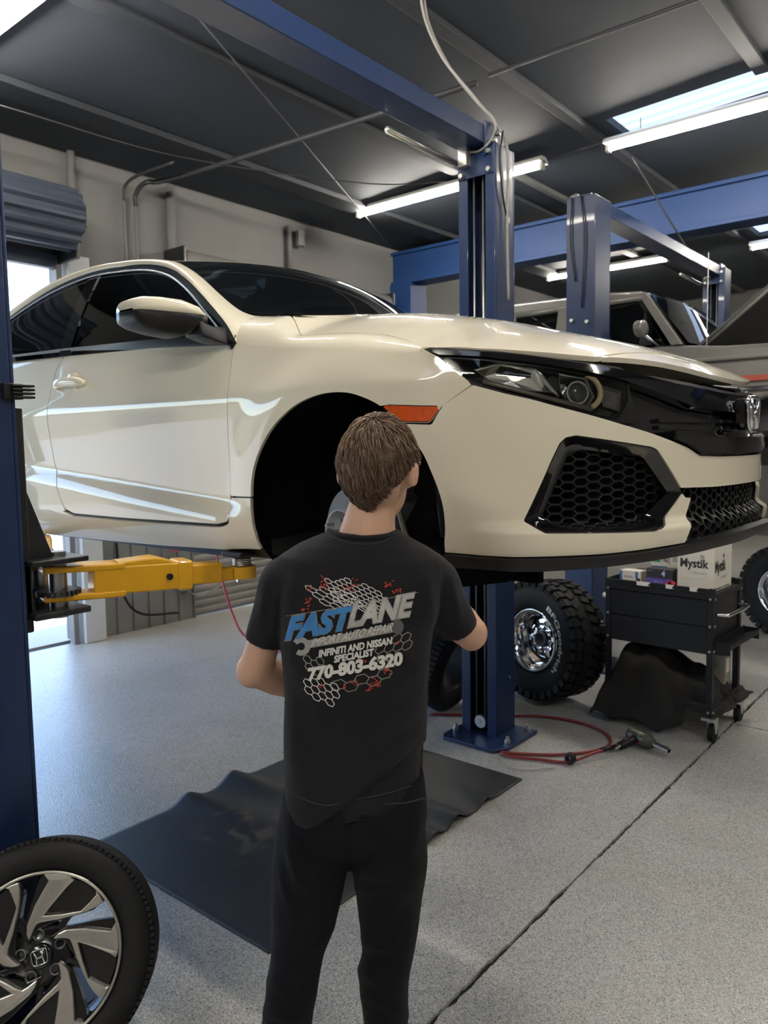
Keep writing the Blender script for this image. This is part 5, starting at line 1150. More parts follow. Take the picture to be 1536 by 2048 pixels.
for sidx in range(5200):
    while True:
        d = Vector((RN.gauss(0, 1), RN.gauss(0, 1), RN.gauss(0, 1))).normalized()
        if d.z > hairline(d) and (d.y < .75): break
    L = RN.uniform(.24, .46); cl = MN.noise(d * 7.) * .9 + MN.noise(d * 15) * .5; P = []; h = .007 + RN.random() * .007 + .004 * MN.noise(d * 5)
    cur = d.copy(); K = 6
    for k in range(K + 1):
        t = k / K; P.append(scalp(cur, h + .006 * math.sin(PI * t) - .004 * t * t + .003 * cl * t))
        dirv = (cur - WH * cur.dot(WH)); dirv = dirv - cur * dirv.dot(cur); dirv = dirv.normalized() if dirv.length > 1e-4 else Vector((1, 0, 0))
        g = Vector((0, -.12, -1)); g = g - cur * g.dot(cur); tw = cur.cross(dirv)
        mv = (dirv + g * .7 + tw * (.35 + .9 * cl)).normalized(); cur = (cur + mv * L / K).normalized()
        if cur.z < hairline(cur) - .06: cur = (cur - mv * L / K * .8).normalized()
    r0 = RN.uniform(.0009, .0017); acc[min(2, max(0, int(1.1 + RN.gauss(0, .75) + .8 * (d.z - .35))))].tube(P, [r0, r0 * 1.1, r0 * 1.1, r0, r0 * .9, r0 * .6, r0 * .15], 3, caps=False)
for b_, m_ in zip(acc, HS):
    o = b_.build('hair_strands', m_, hair); o['kind'] = 'stuff'

# ------------------------------------------------------------------ alloy wheel leaning on the near lift post
def frame_m(c, axis, spin=0.):
    """local +Y -> axis (outer face), origin c"""
    y_ = Vector(axis).normalized(); x_ = Vector((0, 0, 1)).cross(y_).normalized() * -1; z_ = x_.cross(y_)
    return Matrix.Translation(c) @ Matrix((x_, y_, z_)).transposed().to_4x4() @ Matrix.Rotation(spin, 4, 'Y')
ALU = mat('machined_alloy', (.56, .53, .48), .30, .9, noise=(60, .12)); RIMBLACK = mat('gloss_black_alloy', (.008, .008, .009), .18, 0, .5)
axis = (-PF * math.cos(math.radians(12)) + PR * math.sin(math.radians(12)) + Vector((0, 0, .46))).normalized(); wc = pp(77, 1916, 1.99) - axis * .095
wh = thing('alloy_wheel', 'black and machined alloy car wheel leaning on the near lift post', 'wheel', (wc.x, wc.y, 0))
M = frame_m(wc, axis) @ Matrix.Scale(.95, 4)
TY = .106
t = MB().lathe([(.222, -TY * .85), (.245, -TY), (.285, -TY * 1.03), (.305, -TY * .93), (.314, -TY * .76), (.317, -TY * .5), (.318, 0), (.317, TY * .5), (.314, TY * .76), (.305, TY * .93), (.285, TY * 1.03), (.262, TY * 1.04), (.245, TY), (.228, TY * .88), (.222, TY * .80)], 96, M).build('tyre', RUBBER, wh)
tb = MB()
for k in range(110):
    a = 2 * PI * k / 110
    for s_ in (-1, 1): tb.box(M @ Vector((.3135 * math.cos(a), s_ * TY * .72, .3135 * math.sin(a))), (.009, .034, .012), (M.to_3x3() @ Matrix.Rotation(-a, 3, 'Y')))
for rr in (-.5, 0, .5): tb.lathe([(.3165, rr * TY - .02), (.3205, rr * TY - .018), (.3205, rr * TY + .018), (.3165, rr * TY + .02)], 84, M)
tb.build('tread_blocks', RUBBER, t)['kind'] = 'stuff'
MB().lathe([(.222, TY * .80), (.231, TY * .86), (.231, TY * .93), (.225, TY * .95), (.220, TY * .90), (.216, TY * .6), (.208, .02), (.205, -TY * .8), (.222, -TY * .85)], 96, M).build('rim_barrel', RIMBLACK, wh)
MB().lathe([(.2285, TY * .935), (.2285, TY * .965), (.221, TY * .965), (.219, TY * .90)], 96, M).build('rim_lip', ALU, wh)
unit = [(.165, -.183), (.235, -.235), (.33, -.262), (.574, -.235), (.80, -.172), (.887, -.145), (.955, -.235), (.985, -.12), (.99, .024), (.975, .12), (.94, .185), (.86, .12), (.73, .045), (.60, -.025), (.475, -.085), (.50, .03), (.525, .14), (.591, .357), (.69, .43), (.80, .50), (.86, .48), (.80, .56), (.735, .625), (.66, .54), (.60, .45), (.54, .325), (.452, .103), (.395, -.09), (.365, -.145), (.30, -.165)]
RS = .2265
def spoke_poly(poly, y0, y1, name, material, rot, shrink=1., bev=.003):
    m = MB(); Mr = M @ Matrix.Rotation(rot + .06, 4, 'Y')
    dish = lambda r: -.012 * (1 - min(1, r / .9)) 
    pl_ = [(-x * RS * shrink, -y_ * RS * shrink) for x, y_ in poly]
    m.prism(pl_, lambda x, z, d: Mr @ Vector((x, d + dish(math.hypot(x, z) / RS), z)), y0, y1); return m.build(name, material, wh, bev)
for k in range(5):
    r = -k * 2 * PI / 5
    spoke_poly(unit, TY * .93 - .020, TY * .93, 'spoke', ALU, r, .985)
    # black pocket floor beside and below each spoke
    spoke_poly([(.10, -.20), (.33, -.30), (.62, -.30), (.95, -.28), (.99, .0), (.94, .30), (.80, .60), (.62, .52), (.44, .12), (.30, -.12)], TY * .93 - .070, TY * .93 - .0205, 'spoke_back', RIMBLACK, r, .975)
    spoke_poly([(.16, -.20), (.30, -.30), (.46, -.46), (.66, -.72), (.55, -.80), (.38, -.52), (.25, -.36), (.12, -.26)], TY * .93 - .060, TY * .93 - .028, 'spoke_web', RIMBLACK, r, .98)
MB().lathe([(.0, TY * .93 - .035), (.080, TY * .93 - .035), (.090, TY * .93 - .05), (.090, TY * .93 - .10), (0, TY * .93 - .10)], 40, M).build('hub', RIMBLACK, wh)
for k in range(5):
    a = 2 * PI * k / 5 + .15; c = Vector((.057 * math.cos(a), 0, .057 * math.sin(a)))
    MB().lathe([(.0165, TY * .93 - .036), (.0165, TY * .93 - .030), (.0125, TY * .93 - .030), (.0105, TY * .93 - .037), (.0105, TY * .93 - .052), (0, TY * .93 - .052)], 20, M @ Matrix.Translation(c)).build('lug_hole', mat('lug_seat_grey', (.16, .16, .165), .3, .7), wh)
MB().lathe([(.0, TY * .93 - .012), (.029, TY * .93 - .013), (.033, TY * .93 - .017), (.034, TY * .93 - .036)], 36, M).build('centre_cap', RIMBLACK, wh)
em = MB(); ef = lambda x, z: M @ Matrix.Rotation(.22, 4, 'Y') @ Vector((x, TY * .93 - .010, z))
em.tube([ef(.021 * math.copysign(abs(math.cos(a)) ** .4, math.cos(a)) * (1 + .12 * math.sin(a)), .020 * math.copysign(abs(math.sin(a)) ** .4, math.sin(a))) for a in np.linspace(0, 2 * PI, 32, endpoint=False)], .0016, 6, closed=True)
for sg in (1, -1): em.tube([ef(sg * .0135, .018), ef(sg * .008, 0), ef(sg * .0105, -.018)], .0022, 6)
em.tube([ef(-.008, -.001), ef(.008, -.001)], .0022, 6).build('cap_emblem', CHROME, wh)
MB().tube([M @ Vector((.20 * math.cos(.42), TY * .55, .20 * math.sin(.42))), M @ Vector((.175 * math.cos(.44), TY * .62, .175 * math.sin(.44)))], .004, 8).build('tyre_valve', SATBLACK, wh)

# ------------------------------------------------------------------ off-road wheels with chrome rims, and a bare tyre
def offroad(c, axis, label, r=.392, w_=.30, spin=.3, rim=True, lettering=True, name='offroad_wheel', cat='wheel', chunky=True):
    W_ = thing(name, label, cat, (c[0], c[1], 0)); M = frame_m(Vector(c), axis, 0); h = w_ / 2; s = r / .392
    ri = .205 * s
    t = MB().lathe([(ri, -h * .80), (ri + .035, -h * .98), (r * .78, -h * 1.04), (r * .90, -h * .98), (r * .965, -h * .84), (r * .97, 0), (r * .965, h * .84), (r * .90, h * .98), (r * .78, h * 1.04), (ri + .035, h * .98), (ri + .012, h * .88), (ri, h * .80), (ri - .004, h * .5), (ri - .004, -h * .5), (ri, -h * .8)], 72, M).build('tyre', RUBBER, W_)
    tb = MB(); R3 = M.to_3x3(); n = 34 if chunky else 60
    for k in range(n):
        for s_, off in ((-1, 0), (1, .5)):
            a = 2 * PI * (k + off) / n; rot = R3 @ Matrix.Rotation(-a, 3, 'Y'); P = lambda rr, yy, da=0: M @ Vector((rr * math.cos(a + da), yy, rr * math.sin(a + da)))
            if chunky:
                tb.box(P(r * .978, s_ * h * .80), (.026 * s, h * .34, .050 * s), rot); tb.box(P(r * .925, s_ * h * .985), (.052 * s, .014, (.048 if k % 2 else .036) * s), rot @ Matrix.Rotation(.25 * s_, 3, 'Z'))
                tb.box(P(r * .982, s_ * h * .36, .06), (.024 * s, h * .40, .044 * s), rot @ Matrix.Rotation(.35 * s_, 3, 'X'))
            else: tb.box(P(r * .965, s_ * h * .55), (.012, h * .5, .018), rot)
    tb.build('tread_blocks', RUBBER, t)['kind'] = 'stuff'
    if rim:
        MB().lathe([(ri - .002, h * .84), (ri + .004, h * .93), (ri - .004, h * .97), (ri - .012, h * .90), (ri - .030, h * .78), (ri - .038, h * .30), (ri - .046, h * .20)], 64, M).build('rim_lip', CHROME, W_)
        MB().lathe([(ri - .03, h * .10), (ri - .03, -h * .8)], 48, M).build('rim_barrel', DARKSTEEL, W_)
        # disc with round windows: petals between the holes
        rd = ri - .040; nh = 8; holes = [(rd * .66 * math.cos(2 * PI * k / nh + spin), rd * .66 * math.sin(2 * PI * k / nh + spin), rd * .155) for k in range(nh)]
        Vd, Fd = region((-rd, rd, -rd, rd), rd / 16, [[(rd * math.cos(a), rd * math.sin(a)) for a in np.linspace(0, 2 * PI, 48, endpoint=False)]], [[(x + q * math.cos(a), z + q * math.sin(a)) for a in np.linspace(0, 2 * PI, 20, endpoint=False)] for x, z, q in holes] + [[(rd * .30 * math.cos(a), rd * .30 * math.sin(a)) for a in np.linspace(0, 2 * PI, 24, endpoint=False)]], 0)
        rr = np.hypot(Vd[:, 0], Vd[:, 1]) / rd; yy = h * .18 + .018 * np.cos((rr - .66) * PI * 1.3) + .012 * (rr < .45)
        md = MB(); md.add([M @ Vector((a, c_, b)) for a, b, c_ in zip(Vd[:, 0], Vd[:, 1], yy)], Fd, True); md.add([M @ Vector((a, c_ - .02, b)) for a, b, c_ in zip(Vd[:, 0], Vd[:, 1], yy)], [f[::-1] for f in Fd], True); md.build('rim_disc', CHROME, W_)
        MB().lathe([(rd * .30, h * .20), (rd * .32, h * .42), (rd * .25, h * .46), (rd * .22, h * .40), (rd * .21, h * .1), (0, h * .08)], 32, M).build('hub_bore', DARKSTEEL, W_)
        for k in range(6):
            a = 2 * PI * k / 6 + .2; MB().cyl(M @ Vector((rd * .42 * math.cos(a), h * .25, rd * .42 * math.sin(a))), M @ Vector((rd * .42 * math.cos(a), h * .45, rd * .42 * math.sin(a))), .011 * s, 6).build('lug_nut', CHROME, W_)
    if lettering:
        bm = text_mesh('BFGoodrich', 1, .02); V = np.array([v.co[:2] for v in bm.verts]); F = [[v.index for v in f.verts] for f in bm.faces]; bm.free(); lo = V.min(0); hi = V.max(0)
        U = (V - lo) / (hi - lo); a0, a1 = math.radians(60), math.radians(-38)
        P = []
        for u, v in U:
            a = a0 + (a1 - a0) * u; rr = ri + .052 + .034 * v; P.append(M @ Vector((-rr * math.cos(a), h * (1.0 + .045 * math.sin(PI * (rr - ri) / .15)) + .004, rr * math.sin(a))))
        MB().add(P, F).build('sidewall_lettering', mat('white_sidewall_letter', (.62, .62, .58), .7), W_)
    return W_
c = on(1093, 1395, 2, 0); c.z = .410
offroad(c, (-.28, -.96, .08), 'chunky off-road tyre with chrome rim standing behind the lift column')
offroad((-1.50, 7.35, .408), (-.35, -.94, 0), 'chunky off-road tyre with chrome rim at the right edge behind the cart', r=.40, spin=.1, lettering=False)
c = Vector((-2.82, 4.02, .334)); offroad(c, (.93, .05, -.24), 'bare black road tyre leaning on the lift column behind the person', r=.325, w_=.235, rim=False, lettering=False, name='bare_tyre', cat='tyre', chunky=False)

# ------------------------------------------------------------------ tool cart, boxes and cloth
CART = mat('black_powder_coat', (.008, .0085, .0105), .48, spec=.35, bump=(500, .05))
cx0, cx1, cy0, cy1 = -2.00, -1.345, 4.455, 4.93; cz = .845
ct = thing('tool_cart', 'black steel service cart with two deep drawers beside the floor joint', 'tool cart', ((cx0 + cx1) / 2, (cy0 + cy1) / 2, 0))
for x in (cx0, cx1 - .035):
    for y_ in (cy0, cy1 - .035):
        lg = MB().bb(x, x + .035, y_, y_ + .004, .13, cz).bb(x if x < -1.7 else x + .031, x + .004 if x < -1.7 else x + .035, y_ + .004, y_ + .035, .13, cz).bb(x + .005, x + .03, y_ + .006, y_ + .03, .13, cz).build('leg', CART, ct)
        xc_, yc_ = x + .0175, y_ + .0175
        ca = MB().cyl((xc_ - .016 + .02, yc_, .047), (xc_ + .016 + .02, yc_, .047), .047, 24).build('caster', RUBBER, ct, .006)
        MB().bb(xc_ - .035, xc_ + .04, yc_ - .035, yc_ + .035, .115, .130).prism([(-.03, .116), (.03, .116), (.012, .045), (-.012, .045)], lambda a, z, d: (xc_ + d, yc_ + a, z), -.002, .002).prism([(-.03, .116), (.03, .116), (.012, .045), (-.012, .045)], lambda a, z, d: (xc_ + d, yc_ + a, z), .038, .042).build('caster_fork', ZINC, ca)
        for z in (.16, .50, .64, .79):
            MB().cyl((xc_, y_ if y_ < 4.7 else y_ + .035, z), (xc_, (y_ - .006) if y_ < 4.7 else y_ + .041, z), .007, 10).build('leg_bolt', ZINC, ct)
            if x > -1.7: MB().cyl((x + .035, yc_, z), (x + .041, yc_, z), .007, 10).build('leg_bolt', ZINC, ct)
MB().bb(cx0 + .01, cx1 - .01, cy0 + .012, cy1 - .012, .48, .785).build('cabinet', CART, ct)
MB().bb(cx0 + .036, cx1 - .036, cy0 + .002, cy0 + .014, .635, .782).build('drawer_front', CART, ct, .003)
MB().bb(cx0 + .036, cx1 - .036, cy0 + .002, cy0 + .014, .482, .630).build('drawer_front', CART, ct, .003)
MB().bb(cx0 - .004, cx1 + .004, cy0 - .004, cy1 + .004, .785, .815).bb(cx0 - .004, cx1 + .004, cy0 - .004, cy0 + .006, .815, cz).bb(cx0 - .004, cx1 + .004, cy1 - .006, cy1 + .004, .815, cz).bb(cx0 - .004, cx0 + .006, cy0 + .006, cy1 - .006, .815, cz).build('top_tray', CART, ct, .002)
MB().bb(cx0 + .006, cx1 - .006, cy0 + .006, cy1 - .006, .15, .168).bb(cx1 - .006, cx1, cy0 + .03, cy1 - .03, .15, .205).bb(cx0 + .03, cx1 - .03, cy0, cy0 + .006, .15, .19).build('lower_shelf', CART, ct)
MB().tube(spline([(cx1, cy0 + .05, .70), (cx1 + .05, cy0 + .06, .70), (cx1 + .06, cy0 + .10, .70), (cx1 + .06, cy1 - .10, .70), (cx1 + .05, cy1 - .06, .70), (cx1, cy1 - .05, .70)], 6), .011, 10).build('push_handle', CHROME, ct)
MB().prism([(0, .49), (.09, .52), (.09, .545), (.006, .515), (.006, .56), (0, .56)], lambda a, z, d: (cx1 + a, d, z), cy0 + .02, cy1 + .05).bb(cx1, cx1 + .09, cy0 + .016, cy0 + .022, .49, .555).bb(cx1, cx1 + .09, cy1 + .046, cy1 + .052, .49, .555).build('side_tray', CART, ct)
MB().bb(cx0 - .06, cx0, cy0 + .03, cy1 - .05, .50, .545).build('side_bracket', CART, ct, .004)
MB().cyl((cx0 - .028, cy0 + .03, .735), (cx0, cy0 + .03, .735), .016, 14).build('lock_knob', WHITEPL, ct, .003)
CARD = mat('white_carton', (.74, .70, .62), .75, noise=(20, .04)); INK = mat('carton_ink', (.03, .03, .032), .7); GREYINK = mat('pale_carton_ink', (.42, .40, .37), .7)
bz = .816
def carton(x0, x1, y0, y1, h, label, material=CARD):
    t = thing('carton', label, 'box', ((x0 + x1) / 2, (y0 + y1) / 2, bz)); MB().bb(x0, x1, y0, y1, bz, bz + h).build('box_body', material, t, .003); return t
def letter(t, body, o, xd, yd, w_, h_, material, name='lettering', bold=.0, shear=0., off=.0012):
    V, F = text_print(body, o, xd, yd, w_, h_, off, bold, shear); return MB().add(V, F).build(name, material, t)
bx0, bx1, by0, by1 = -1.585, -1.372, 4.530, 4.82
big = carton(bx0, bx1, by0, by1, .34, 'white carton printed with a black brand word, on the cart')
X_, Y_, Z_ = Vector((1, 0, 0)), Vector((0, 1, 0)), Vector((0, 0, 1))
def tick(o, xd, s, t):
    xd = Vector(xd); n = xd.cross(Z_)
    MB().tube([Vector(o) + xd * (s * a) + Z_ * (s * b) + n * .001 for a, b in ((-.5, .6), (-.5, .1), (0, -.4), (.5, .1), (.5, .6), (0, .45))], s * .10, 5, closed=True).build('logo_mark', INK, t)
letter(big, 'Mystik', (bx0 + .018, by0, bz + .112), X_, Z_, .165, .066, INK, bold=.03); letter(big, 'LUBRICANTS', (bx0 + .085, by0, bz + .092), X_, Z_, .088, .013, GREYINK)
letter(big, 'performance since 1922', (bx0 + .035, by0, bz + .060), X_, Z_, .13, .009, GREYINK); tick((bx0 + .145, by0, bz + .188), X_, .018, big)
MB().bb(bx0 + .03, bx1 - .03, by0 - .0012, by0, bz + .008, bz + .012).build('printed_rule', GREYINK, big)
letter(big, 'Mystik', (bx1, by0 + .012, bz + .085), Y_, Z_, .175, .085, INK, bold=.04); letter(big, 'LUBRICANTS', (bx1, by0 + .10, bz + .062), Y_, Z_, .105, .014, GREYINK); tick((bx1, by0 + .148, bz + .185), Y_, .020, big)
letter(big, 'SAE 15W-40', (bx1, by0 + .04, bz + .285), Y_, Z_, .10, .020, GREYINK, bold=.02); letter(big, 'LUBRICANT', (bx1, by0 + .04, bz + .258), Y_, Z_, .09, .014, GREYINK)
MB().bb(bx1, bx1 + .0012, by0 + .195, by0 + .215, bz + .245, bz + .29).build('printed_panel', GREYINK, big)
for k in range(2): MB().bb(bx1, bx1 + .0012, by0 + .02 + .13 * k, by0 + .13 + .12 * k, bz + .010, bz + .015).build('printed_rule', INK, big)
b2 = carton(-1.80, -1.615, 4.66, 4.86, .245, 'white carton with green and black printing behind the small boxes')
MB().bb(-1.795, -1.74, 4.6588, 4.66, bz + .12, bz + .135).build('green_band', mat('green_ink', (.05, .35, .15), .6), b2)
letter(b2, 'N2', (-1.728, 4.66, bz + .125), X_, Z_, .035, .035, INK, bold=.03); MB().bb(-1.688, -1.684, 4.6588, 4.66, bz + .11, bz + .22).build('red_rule', mat('red_ink', (.5, .05, .03), .6), b2)
MB().bb(-1.665, -1.635, 4.6588, 4.66, bz + .13, bz + .165).build('printed_panel', GREYINK, b2); MB().bb(-1.795, -1.70, 4.6588, 4.66, bz + .09, bz + .098).build('blue_rule', mat('blue_ink', (.05, .15, .45), .6), b2)
b3 = carton(-1.95, -1.815, 4.545, 4.63, .072, 'small white box with dark blue corner at the left of the cart'); MB().bb(-1.950, -1.935, 4.5438, 4.545, bz + .004, bz + .068).bb(-1.850, -1.832, 4.5438, 4.545, bz + .03, bz + .068).build('blue_panel', MATS['blue_ink'], b3)
letter(b3, 'nitrile', (-1.922, 4.545, bz + .030), X_, Z_, .055, .014, INK); MB().bb(-1.845, -1.817, 4.5438, 4.545, bz + .004, bz + .03).build('black_panel', INK, b3)
b4 = carton(-1.775, -1.615, 4.535, 4.62, .100, 'black glove box with purple lower band on the cart', mat('black_glove_carton', (.03, .03, .035), .4)); MB().bb(-1.775, -1.615, 4.5338, 4.535, bz + .012, bz + .046).build('purple_band', mat('purple_ink', (.10, .07, .35), .5), b4)
letter(b4, '4', (-1.683, 4.535, bz + .058), X_, Z_, .024, .034, mat('pale_blue_ink', (.45, .55, .75), .5), bold=.04); letter(b4, 'gloves', (-1.725, 4.5338, bz + .022), X_, Z_, .055, .012, MATS['pale_blue_ink']); letter(b4, 'black', (-1.768, 4.535, bz + .083), X_, Z_, .03, .009, GREYINK)
pp_ = tag(MB().prism([(-1.90, 4.515), (-1.66, 4.508), (-1.645, 4.525), (-1.66, 4.532), (-1.90, 4.535)], lambda x, y_, d: (x, y_, d), bz, bz + .010).build('paper_pad', mat('pinkish_paper', (.72, .55, .50), .8), bevel=.002), 'thin pinkish paper pad in front of the boxes', 'paper')
V = [(-1.650 + .06 * u, 4.517 + .020 * v, bz + .012 + .030 * abs(math.sin(5 * u + 2 * v)) * (1 - abs(2 * u - 1) * .5) + .006 * MN.noise(Vector((u * 6, v * 6, 0)))) for u in np.linspace(0, 1, 18) for v in np.linspace(-.5, .8, 8)]
rg = MB().add(V, grid_faces(18, 8), True).build('shop_rag', mat('red_shop_rag', (.62, .05, .10), .85, bump=(200, .3))); m_ = rg.modifiers.new('s', 'SOLIDIFY'); m_.thickness = .003; tag(rg, 'crumpled bright red rag beside the white carton', 'rag')
for k, (x, w_) in enumerate(((-1.80, .09), (-1.62, .05), (-1.48, .05))):
    tag(MB().prism([(x, cy0 - .0075), (x + w_, cy0 - .0075), (x + w_ * .7, cy0 - .018), (x + w_ * .2, cy0 - .016)], lambda a, b, d: (a, b, d), cz - .020, cz - .018).add([(x, cy0 + .05, bz + .001), (x + w_, cy0 + .05, bz + .001), (x + w_, cy0 - .006, cz + .002), (x, cy0 - .006, cz + .002), (x + w_ * .8, cy0 - .016, cz - .018), (x + w_ * .1, cy0 - .016, cz - .018)], [(0, 1, 2, 3), (3, 2, 4, 5)]).build('paper_scrap', mat('white_paper', (.68, .66, .60), .8)), ('wide paper scrap hanging over the cart edge', 'middle paper scrap hanging over the cart edge', 'small paper tag hanging below the big carton')[k], 'paper')
# cloth heap on the lower shelf
def heap(u, v):
    x = -2.06 + .77 * u; y_ = 4.37 + .12 * float(sstep(.62, .80, u)) + (.62 - .08 * float(sstep(.62, .80, u))) * v; e = min(u, 1 - u, v, 1 - v); dome = min(1, e * 5.0) ** .6
    prof = np.interp(u, [0, .12, .25, .45, .6, .8, 1], [.16, .33, .42, .38, .30, .27, .17]) * np.interp(v, [0, .10, .25, .6, .85, 1], [.12, .62, .95, 1.0, .85, .40])
    z = .03 + prof * (.35 + .65 * dome) + .030 * MN.noise(Vector((u * 4, v * 4, 1))) + .060 * (abs(MN.noise(Vector((u * 5 + v * 4, v * 4 - u * 2, 4)))) - .2) + .024 * math.sin(u * 21 + v * 13 + 3 * MN.noise(Vector((u * 3, v * 3, 2))))
    if e < .02: z = min(z, .06)
    return (x + .03 * MN.noise(Vector((u * 5, v * 5, 7))), y_ + .03 * MN.noise(Vector((u * 5, v * 5, 9))), max(.012 if (x < cx0 or y_ < cy0) else (.15 if x > cx1 else .175), z))
hv = [heap(u, v) for u in np.linspace(0, 1, 70) for v in np.linspace(0, 1, 54)]
hp2 = MB().add(hv, grid_faces(70, 54), True).build('cloth_heap', mat('charcoal_cloth', (.026, .025, .024), .95, sheen=.05, spec=.1, noise=(8, .3), bump=(300, .3)), sub=1); m_ = hp2.modifiers.new('s', 'SOLIDIFY'); m_.thickness = .006
tag(hp2, 'crumpled dark grey fabric cover heaped on the cart shelf', 'cloth')
bk = thing('parts_box', 'small grey printed box on the cart shelf behind the cloth', 'box', (-1.44, 4.87, .17)); MB().bb(-1.50, -1.39, 4.80, 4.90, .170, .40).build('box_body', mat('tan_grey_carton', (.30, .28, .24), .8), bk, .003)
MB().bb(-1.388, -1.387, 4.81, 4.87, .30, .385).build('box_label', CARD, bk); 

# the cart stands slightly turned: turn it with everything on it about its front right leg
_p = Vector((cx1 - .0175, cy0 + .0175, 0)); _R = Matrix.Translation(_p + Vector((.042, .030, 0))) @ Matrix.Rotation(math.radians(-3), 4, 'Z') @ Matrix.Diagonal((1, 1, 1.045, 1)) @ Matrix.Translation(-_p)
for _o in [ct, big, b2, b3, b4, pp_, rg, hp2, bk] + [o for o in COL.objects if o.name.startswith('paper_scrap')]: _o.matrix_basis = _R @ _o.matrix_basis

# ------------------------------------------------------------------ air tools and hoses
HOSE = mat('dark_red_hose', (.22, .025, .028), .42)
def gp(px, py, z): return on(px, py, 2, z)
ah = thing('air_hose', 'dark red air hose looped on the floor beside the lift base', 'hose', tuple(gp(1130, 1440, 0)))
path = [gp(860, 1428, .012), gp(1010, 1431, .011), gp(1075, 1432, .011), gp(1150, 1443, .011), gp(1205, 1463, .011), gp(1221, 1485, .011), gp(1196, 1500, .011), gp(1120, 1509, .011), gp(1050, 1508, .011), gp(1004, 1505, .011), gp(1020, 1512, .012), gp(1080, 1519, .012), gp(1135, 1524, .013), gp(1180, 1509, .030), gp(1215, 1497, .034)]
MB().tube(spline(path, 10), .0085, 10).build('hose', HOSE, ah)
MB().tube(spline([gp(1000, 1510, .008), gp(1008, 1530, .008), gp(1050, 1540, .008), gp(1110, 1536, .008)], 8), .003, 6).build('thin_line', mat('grey_line', (.35, .34, .32), .5), ah)
kn = gp(1140, 1523, .014); kb = MB()
for k in range(3): kb.tube([kn + Vector((.022 * math.cos(a) * (1 if k else .8), .012 * (k - 1), .018 + .022 * math.sin(a))) for a in np.linspace(0, 2 * PI, 14, endpoint=False)], .009, 8, closed=True)
kb.build('hose_knot', SATBLACK, ah)
MB().tube([gp(1200, 1501, .032), gp(1232, 1493, .036)], .013, 12).build('hose_end', SATBLACK, ah)
iw = thing('impact_wrench', 'grey air impact wrench with socket lying on the floor', 'impact wrench', tuple(gp(1285, 1490, 0)))
A_, B_ = gp(1272, 1472, .047), gp(1338, 1502, .036); d_ = (B_ - A_).normalized(); Lw = (B_ - A_).length
def seg(a, b, r0, r1, name, m, par): return MB().cyl(A_ + d_ * (Lw * a), A_ + d_ * (Lw * b), r0, 20, r1).build(name, m, par, .004)
bd = seg(-.12, .34, .043, .046, 'motor_body', mat('grey_tool_metal', (.13, .12, .105), .4, .6), iw); seg(.34, .54, .046, .026, 'hammer_case', MATS['grey_tool_metal'], bd); seg(-.20, -.12, .034, .043, 'rear_cap', MATS['grey_tool_metal'], bd)
seg(.52, .60, .014, .014, 'anvil', STEEL, iw); seg(.58, 1.0, .016, .016, 'socket', CHROME, iw); seg(1.0, 1.004, .012, .012, 'socket_bore', LINER, iw)
H0 = A_ + d_ * (Lw * .08); H1 = gp(1240, 1492, .034); MB().tube([H0, H0.lerp(H1, .45), H1], [.028, .025, .022], 12).build('grip', SATBLACK, iw); MB().cyl(H1, H1 + (H1 - H0).normalized() * .045, .009, 12).build('air_fitting', STEEL, iw)
tg = H0.lerp(H1, .25) + d_ * .035; MB().tube([tg - Vector((0, 0, .006)), tg + d_ * .012], .008, 8).build('trigger', mat('red_trigger', (.4, .03, .02), .4), iw); MB().cyl(A_ + d_ * (Lw * .18) + Vector((0, -.03, .018)), A_ + d_ * (Lw * .18) + Vector((0, -.034, .034)), .010, 12).build('badge', STEEL, iw)
pk = thing('pink_air_hose', 'thin pink air hose hanging behind the yellow arm to the floor', 'hose', (-4.6, 3.9, 0))
P = [on(432, 1098, 0, -4.9), on(437, 1130, 0, -4.9), on(450, 1180, 0, -4.85), on(468, 1235, 0, -4.8), on(486, 1268, 0, -4.75)]; P[-1].z = max(P[-1].z, .02)
MB().tube(spline(P + [on(520, 1292, 2, .012), on(560, 1303, 2, .012), on(620, 1302, 2, .012)], 8), .009, 8).build('hose', mat('pink_hose', (.62, .10, .14), .45), pk)
MB().cyl(on(428, 1092, 0, -4.9), on(432, 1100, 0, -4.9), .014, 10).build('coupler', DARKSTEEL, pk)
lo = [on(352 + 17 * math.cos(a), 1091 + 10 * math.sin(a), 0, XW + .14) for a in np.linspace(0, 2 * PI, 24, endpoint=False)]
tag(MB().tube(lo, .012, 8, closed=True).build('hose_loop', MATS['pink_hose']), 'small pink hose loop hung on the wall under the car', 'hose')

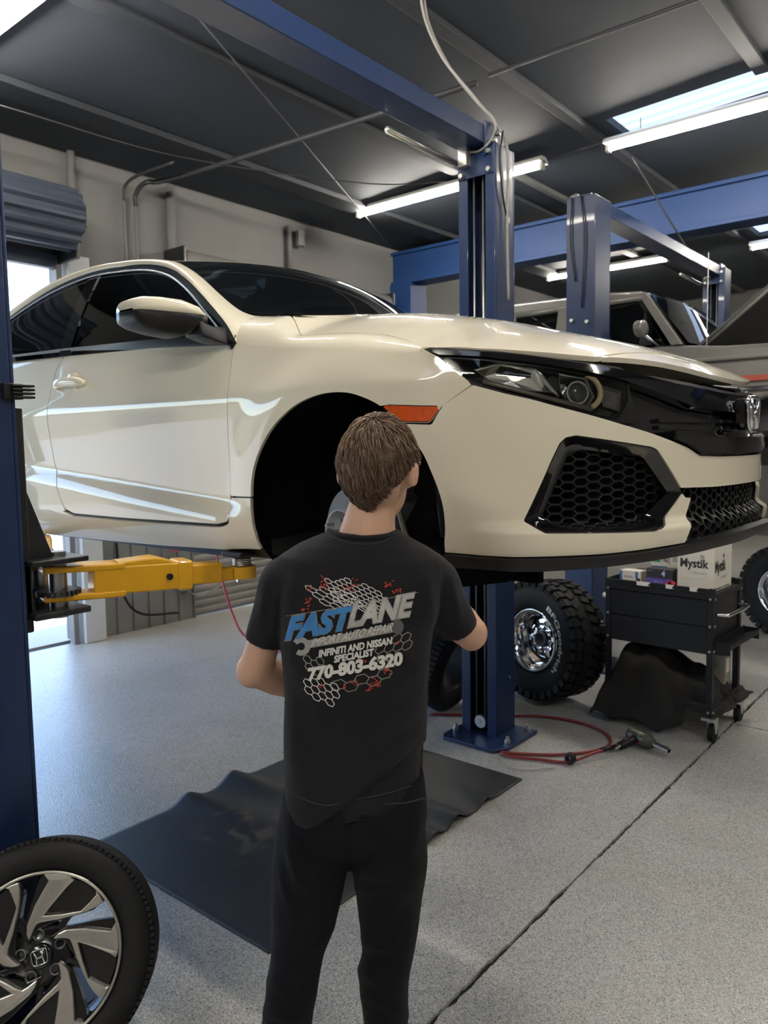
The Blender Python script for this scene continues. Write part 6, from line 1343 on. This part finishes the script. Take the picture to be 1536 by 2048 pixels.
# ------------------------------------------------------------------ rubber mat with lifted waves
mx0_, mx1_, my0_, my1_ = -3.07, -1.905, 1.65, 3.385
def matz(u, v):
    x = mx0_ + (mx1_ - mx0_) * u; y_ = my0_ + (my1_ - my0_) * v; z = .006
    for vc, uc, w_, a, su in ((.46, 0., .045, .060, .30), (.30, 0., .040, .045, .26), (.66, 1., .035, .045, .16), (.80, 1., .03, .03, .12), (.56, 1., .03, .03, .14)):
        z += a * math.exp(-((v - vc - .12 * abs(u - uc)) / w_) ** 2) * math.exp(-(abs(u - uc) / su) ** 1.5)
    return (x, y_ , z + .001 * MN.noise(Vector((x * 3, y_ * 3, 0))))
nu, nv = 70, 120; mv_ = [matz(u, v) for u in np.linspace(0, 1, nu) for v in np.linspace(0, 1, nv)]
def matmat():
    m = mat('dusty_black_rubber_mat', (.012, .0135, .0165), .55, bump=(150, .15)); N = m.node_tree.nodes; L = m.node_tree.links; b = N['Principled BSDF']; tc = N.new('ShaderNodeTexCoord')
    n1 = N.new('ShaderNodeTexNoise'); n1.inputs['Scale'].default_value = 7; n1.inputs['Detail'].default_value = 6; n1.inputs['Distortion'].default_value = 1.5; L.new(tc.outputs['Object'], n1.inputs['Vector'])
    gr = N.new('ShaderNodeTexGradient'); gr.gradient_type = 'SPHERICAL'; mp = N.new('ShaderNodeMapping'); mp.vector_type = 'TEXTURE'; mp.inputs['Location'].default_value = (-2.62, 2.13, 0); mp.inputs['Scale'].default_value = (.32, .30, 1); L.new(tc.outputs['Object'], mp.inputs[0]); L.new(mp.outputs[0], gr.inputs[0])
    r = N.new('ShaderNodeValToRGB'); r.color_ramp.elements[0].position = .50; r.color_ramp.elements[1].position = 1.0; L.new(n1.outputs['Fac'], r.inputs[0])
    mu = N.new('ShaderNodeMath'); mu.operation = 'MULTIPLY'; L.new(r.outputs[0], mu.inputs[0]); L.new(gr.outputs[0], mu.inputs[1])
    mx = N.new('ShaderNodeMix'); mx.data_type = 'RGBA'; mx.inputs[6].default_value = (.012, .0135, .0165, 1); mx.inputs[7].default_value = (.30, .22, .13, 1); L.new(mu.outputs[0], mx.inputs[0]); L.new(mx.outputs[2], b.inputs['Base Color']); return m
rm = MB().add(mv_, grid_faces(nu, nv), True).build('rubber_mat', matmat()); m_ = rm.modifiers.new('s', 'SOLIDIFY'); m_.thickness = .006; m_.offset = -1 if False else 1
tag(rm, 'large wavy black rubber mat on the floor beside the person', 'mat')
